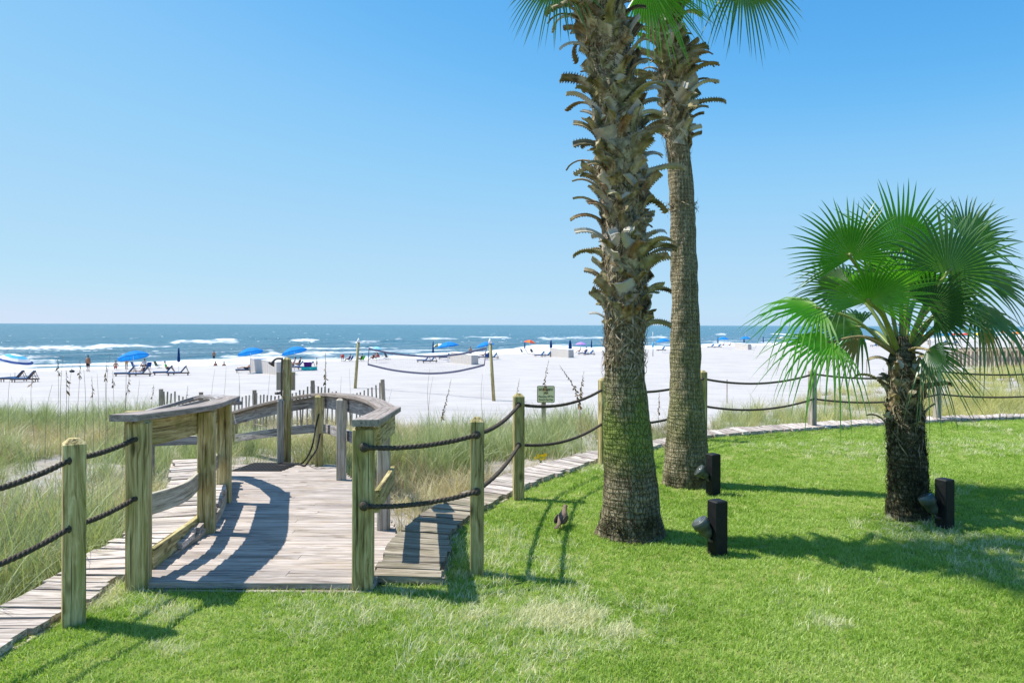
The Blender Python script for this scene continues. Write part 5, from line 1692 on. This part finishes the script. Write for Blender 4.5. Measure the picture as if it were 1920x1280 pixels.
def towel(label, px, y, mat, w=.9, h=1.0, rz=0.0, tilt=52, lift_=.2):
    b = T(px, y)
    t_ = thing('beach_towel', label, 'towel', b, rz)
    n = 8; V, F = [], []
    for i in range(n + 1):
        for j in range(5):
            u, v2 = i / n, j / 4
            a = R(tilt)
            V.append(((u - .5) * w, -math.cos(a) * h * (v2 - .5) * .5 + .015 * math.sin(u * 17), lift_ + math.sin(a) * h * v2 * .7 + .015 * math.sin(u * 11 + v2 * 5)))
    for i in range(n):
        for j in range(4): F.append((i * 5 + j, (i + 1) * 5 + j, (i + 1) * 5 + j + 1, i * 5 + j + 1))
    V += [(x, y2 + .03, z) for x, y2, z in V]; k0 = 5 * (n + 1)
    F += [tuple(reversed([q + k0 for q in f])) for f in F[:n * 4]]
    mb = MB(); mb.add(V, F); mb.build('cloth', M[mat], t_, None, True)
towel('purple towel draped on the lounger right of the shower post', 577, 694, 'f_purple', .8, 1.0, 0, 60, .25)
towel('teal striped towel hanging beside the purple one', 573, 695, 'f_teal', .9, .5, 0, 70, .05)
towel('bright teal towel heaped at the right end of the loungers', 588, 695, 'f_teal', .7, .6, .3, 60, .05)
person('child in a white shirt walking right of the towels', T(594, 690), R(200), 'stand', 'skin', 'f_white', 'f_dark', .68)
person('person in red bending over on the sand left of the net post', T(642, 678), R(100), 'bend', 'skin', 'f_brightred', 'f_red')
beach_chair('navy beach chair with a seated person left of the net post', T(656, 678), R(165), 'f_blue')
person('person in blue sitting on a navy chair left of the net post', T(654, 678), R(165), 'sit', 'skin', 'f_blue', 'f_blue')
beach_chair('lime green beach chair directly behind the left net post', T(678, 678), R(150), 'f_green')
person('dark haired person on the lime green beach chair', T(676, 678), R(170), 'sit', 'skin', 'f_dark', 'f_dark')
# --- volleyball net
def net_post(label, pxb, yb, pxt, yt):
    b = T(pxb, yb); tp = P(pxt, yt, b.y); ax = tp - b
    t_ = thing('volleyball_post', label, 'post', b, 0, 'volleyball posts')
    mb = MB(); mb.tube([b - ax * .05, b + ax * .5, tp], [.105, .10, .095], 14); mb.build('pole', M['post'], t_, TR(b), True, True)
    c_ = MB(); c_.tube([tp - ax.normalized() * .02, tp + ax.normalized() * .10, tp + ax.normalized() * .28], [.115, .10, .012], 14); c_.build('cap', M['white'], t_, TR(tp), True, True)
    return b, tp
pl_, pt_ = net_post('leaning left volleyball post with a white cap', 666, 728, 672, 641)
pr_, prt_ = net_post('right volleyball post with a white cap behind the rope fence', 926, 752, 919, 643)
nt = thing('volleyball_net', 'sagging navy edged volleyball net on the sand', 'net', pl_.lerp(pr_, .5))
def yy_at(px): return np.interp(px, [668, 922], [pl_.y, pr_.y])
def band(pts): return smooth_path([P(x, y, yy_at(x)) for x, y in pts], 8)
topb = band([(692, 653.5), (730, 661.5), (770, 666.5), (815, 668), (860, 664), (890, 658), (912, 653)])
botb = band([(690, 683), (730, 692.5), (770, 698), (810, 700), (850, 697), (885, 690), (908, 684)])
for pth, nm in ((topb, 'top_tape'), (botb, 'bottom_tape')):
    sweep_board(pth, .012, .12).build(nm, M['net'], nt, TR(pth[0]), world=True)
for a, b in ((topb[0], botb[0]), (topb[-1], botb[-1])):
    mb = MB(); mb.tube([a + Vector((0, 0, .06)), b - Vector((0, 0, .05))], .028, 6); mb.build('end_tape', M['net'], nt, TR(b), True, True)
ms = MB(); A_, B_ = resample(topb, 66), resample(botb, 66)
for a, b in zip(A_, B_): ms.tube([a, b], .0016, 3, False)
for k in range(1, 9):
    ms.tube([a.lerp(b, k / 9) for a, b in zip(A_, B_)], .0016, 3, False)
o_ = ms.build('mesh', M['net'], nt, TR(topb[0]), False, True)
cd = MB()
for a, b in ((topb[0], pl_.lerp(pt_, .80)), (botb[0], pl_.lerp(pt_, .42)), (topb[-1], prt_ - Vector((0, 0, .4))), (botb[-1], pr_.lerp(prt_, .35)), (botb[-1], P(906, 745, pr_.y - .4))):
    cd.tube([a, b], .006, 4)
cd.build('guy_cords', M['white'], nt, TR(topb[0]), True, True)
# --- middle
UM('pale sky blue umbrella beyond the left end of the net', 706, 680, 652, 20, [M['f_sky']])
person('person sitting on the sand beyond the left end of the net, left one', T(699, 675), R(150), 'sit', 'skin', 'f_maroon', 'f_dark')
person('person sitting on the sand beyond the left end of the net, right one', T(705, 674.5), R(150), 'sit', 'skin', 'f_brightred', 'f_dark')
beach_chair('red beach chair seen through the net', T(712, 674), R(-30), 'f_brightred', 'folding beach chairs', 1.25)
beach_chair('dark grey beach chair seen through the net, left one', T(722, 674), R(10), 'f_grey', 'folding beach chairs', 1.2)
beach_chair('dark grey beach chair seen through the net, right one', T(728, 674), R(-20), 'f_grey', 'folding beach chairs', 1.2)
LG('left of two pale loungers seen through the net', 795, 679, R(15), 1.0); LG('right of two pale loungers seen through the net', 806, 680, R(15), 1.0)
closed_umbrella('furled navy umbrella standing above the net', 812, 679, 639)
UM('cream and green umbrella behind the blue one above the net', 823, 675, 646, 22, [M['f_cream'], M['f_cream'], M['f_olive']], (R(-10), 0))
UM('open blue umbrella above the net, left of the ribbed box', 840, 678, 643, 40, None, (R(-8), R(-3)))
LG('dark lounger just left of the ribbed white box', 834, 673)
storage_box('white ribbed storage box behind the net', (844, 679.5), (884, 684), (897, 683), 662)
person('bare chested person standing beside the blue umbrella above the net', T(882, 672), R(100), 'stand', 'skin', None, 'f_dark', 1.05)
UM('open blue umbrella beside the right net post', 910, 674, 643, 34, None, (R(-12), R(-3)))
LG('lounger left of the right net post', 908, 672); LG('lounger right of the right net post', 923, 673)
towel('blue towel hung over the lounger behind the right net post', 915, 672, 'f_blue', 1.0, .9, 0, 60, .2)
person('person reclining left of the right net post', T(905, 671), R(18), 'lie', 'skin', None, 'f_dark')
# --- right of the sign, between sign and thick palm
closed_umbrella('dark furled umbrella beside the coral red umbrella', 984, 664, 640)
UM('coral red umbrella before the big breaker', 993, 665, 639, 22, [M['f_brightred'], M['f_orange']], (R(8), 0))
for k, (px, lab) in enumerate(((981, 'left'), (990, 'middle'), (999, 'right'))):
    beach_chair('dark beach chair under the coral red umbrella, %s of three' % lab, T(px, 663), R(40 * k - 30), 'f_grey', 'folding beach chairs', 1.1)
LG('left of two blue loungers beside the white box near the sign', 1013, 668.5); LG('right of two blue loungers beside the white box near the sign', 1025, 669)
closed_umbrella('furled navy umbrella behind the left end of the white box above the sign', 1033, 668, 637, wide=1.8)
storage_box('white storage box on the sand above the habitat sign', (1031, 669), (1066, 670.5), (1076, 670), 653)
closed_umbrella('furled navy umbrella behind the right end of the white box above the sign', 1069, 667, 637, wide=2.2)
UM('lilac umbrella near the thick palm trunk', 1089, 665, 643, 20, [M['f_lilac']])
person('person sitting under the lilac umbrella, left one', T(1086, 662), R(160), 'sit', 'skin', 'f_dark', 'f_dark'); person('person sitting under the lilac umbrella, right one', T(1097, 661.5), R(160), 'sit', 'skin', 'f_white', 'f_red')
LG('left of two loungers left of the thick palm', 1094, 665); LG('right of two loungers left of the thick palm', 1105, 666)
closed_umbrella('furled navy umbrella just left of the thick palm', 1109, 664, 636)
# --- between and right of the palms
fp = T(1224, 668); ft = thing('flag_post', 'white beach flag post with a blue band between the palms', 'post', fp)
hh_ = P(1224, 622, fp.y).z - fp.z
mb = MB(); mb.tube([(0, 0, -.1), (0, 0, hh_ * .58)], .10, 12); mb.build('base_pipe', M['white'], ft, None, True)
mb = MB(); mb.tube([(0, 0, hh_ * .58), (0, 0, hh_)], .04, 8); mb.build('pole', M['white'], ft, None, True)
mb = MB(); mb.tube([(0, 0, hh_ * .38), (0, 0, hh_ * .58)], .13, 12); mb.build('band', M['f_lightblue'], ft, None, True)
UM('blue umbrella in the gap between the two palm trunks', 1242, 661, 636, 26, None, (R(-8), 0))
LG('lounger in the gap between the two palm trunks', 1240, 658)
closed_umbrella('furled navy umbrella right of the slim palm', 1346, 653, 630)
UM('blue umbrella beside the furled one right of the slim palm', 1356, 654, 633, 21)
LG('lounger right of the slim palm, left one', 1333, 652); LG('lounger right of the slim palm, right one', 1346, 652)
person('person on the sand near the white box right of the slim palm, left one', T(1356, 650), R(170), 'sit', 'skin', 'f_dark', 'f_red'); person('person on the sand near the white box right of the slim palm, right one', T(1368, 650), R(170), 'sit', 'skin', 'f_maroon', 'f_dark')
storage_box('white storage box right of the slim palm', (1384, 654), (1409, 655.5), (1417, 655), 643)
UM('blue umbrella behind the white box right of the slim palm', 1398, 652, 632, 20)
closed_umbrella('furled navy umbrella behind the white box right of the slim palm', 1395, 652, 629)
closed_umbrella('furled navy umbrella left of the low palm fronds', 1431, 651, 630)
UM('white umbrella half hidden by the low palm fronds, left one', 1465, 649, 632, 18, [M['white'], M['f_grey'], M['white']])
UM('white and red umbrella half hidden by the low palm fronds', 1502, 648, 627, 26, [M['white'], M['f_orange'], M['f_grey'], M['white']])
# --- far right of the beach
far = [(1650, 'blue', 644, 629), (1673, 'blue', 643, 628), (1705, 'blue', 642, 626), (1732, 'f_orange', 643, 628), (1756, 'blue', 641, 624), (1775, 'blue', 641, 625), (1793, 'f_red', 641, 625), (1810, 'f_red', 641, 625), (1835, 'f_yellow', 640, 625), (1858, 'f_yellow', 640, 625),
       (1886, 'f_orange', 639, 621), (1905, 'f_orange', 640, 623), (1925, 'f_white', 640, 622), (1688, 'f_sky', 644, 628), (1740, 'f_sky', 641, 624)]
nm_ = {'blue': 'blue', 'f_orange': 'orange', 'f_red': 'red', 'f_yellow': 'yellow', 'f_white': 'white', 'f_sky': 'pale blue'}
near_ = {1650: 'left of the small palm stems', 1673: 'behind the small palm stems', 1705: 'right of the small palm stems', 1732: 'right of the small palm crown base', 1756: 'left of the red pair', 1775: 'touching the red pair', 1793: 'left of a red pair', 1810: 'right of a red pair',
         1835: 'left of a yellow pair', 1858: 'right of a yellow pair', 1886: 'left of the far flag', 1905: 'right of the far flag', 1925: 'at the right picture edge', 1688: 'among the small palm stems', 1740: 'behind the far blue ones'}
for (px, mt_, yb, yt) in far:
    UM('tiny far off %s umbrella %s' % (nm_[mt_], near_[px]), px, yb, yt, 19, [M[mt_]])
storage_box('tiny white storage box far off right of the small palm stems', (1726, 645), (1745, 646), (1752, 645.6), 637)
LG('dark far off lounger right of the far white box, left one', 1770, 645); LG('dark far off lounger right of the far white box, right one', 1790, 645); LG('dark far off lounger seen between hanging fronds', 1640, 650)
person('tiny far off person standing left of the orange umbrellas', T(1868, 642), R(90), 'stand', 'skin', 'f_red', 'f_dark')
fgp = T(1892, 640); fg = thing('beach_flag', 'white flag on a thin pole far off at right', 'flag', fgp)
mb = MB(); mb.tube([(0, 0, 0), (0, 0, P(1892, 607, fgp.y).z - fgp.z)], .06, 6); mb.build('pole', M['white'], fg, None, True)
ztop = P(1892, 607, fgp.y).z - fgp.z
mb = MB(); mb.add([(0, 0, ztop), (-.75, .1, ztop - .25), (-.8, .15, ztop - .8), (0, 0, ztop - 1.0), (0, .04, ztop), (-.75, .14, ztop - .25), (-.8, .19, ztop - .8), (0, .04, ztop - 1.0)], [(0, 1, 2, 3), (7, 6, 5, 4), (0, 4, 5, 1), (1, 5, 6, 2), (2, 6, 7, 3)]); mb.build('cloth', M['white'], fg, None)
for i, (px, yb, yt) in enumerate(((1743, 655, 622), (1897, 662, 628), (1900, 664, 624), (1914, 668, 634))):
    stake('brown timber post on the beach, %s' % ['right of the small palm stems', 'left of a pair below the far flag', 'right of a pair below the far flag', 'at the right picture edge'][i], px, yb, yt, .2)
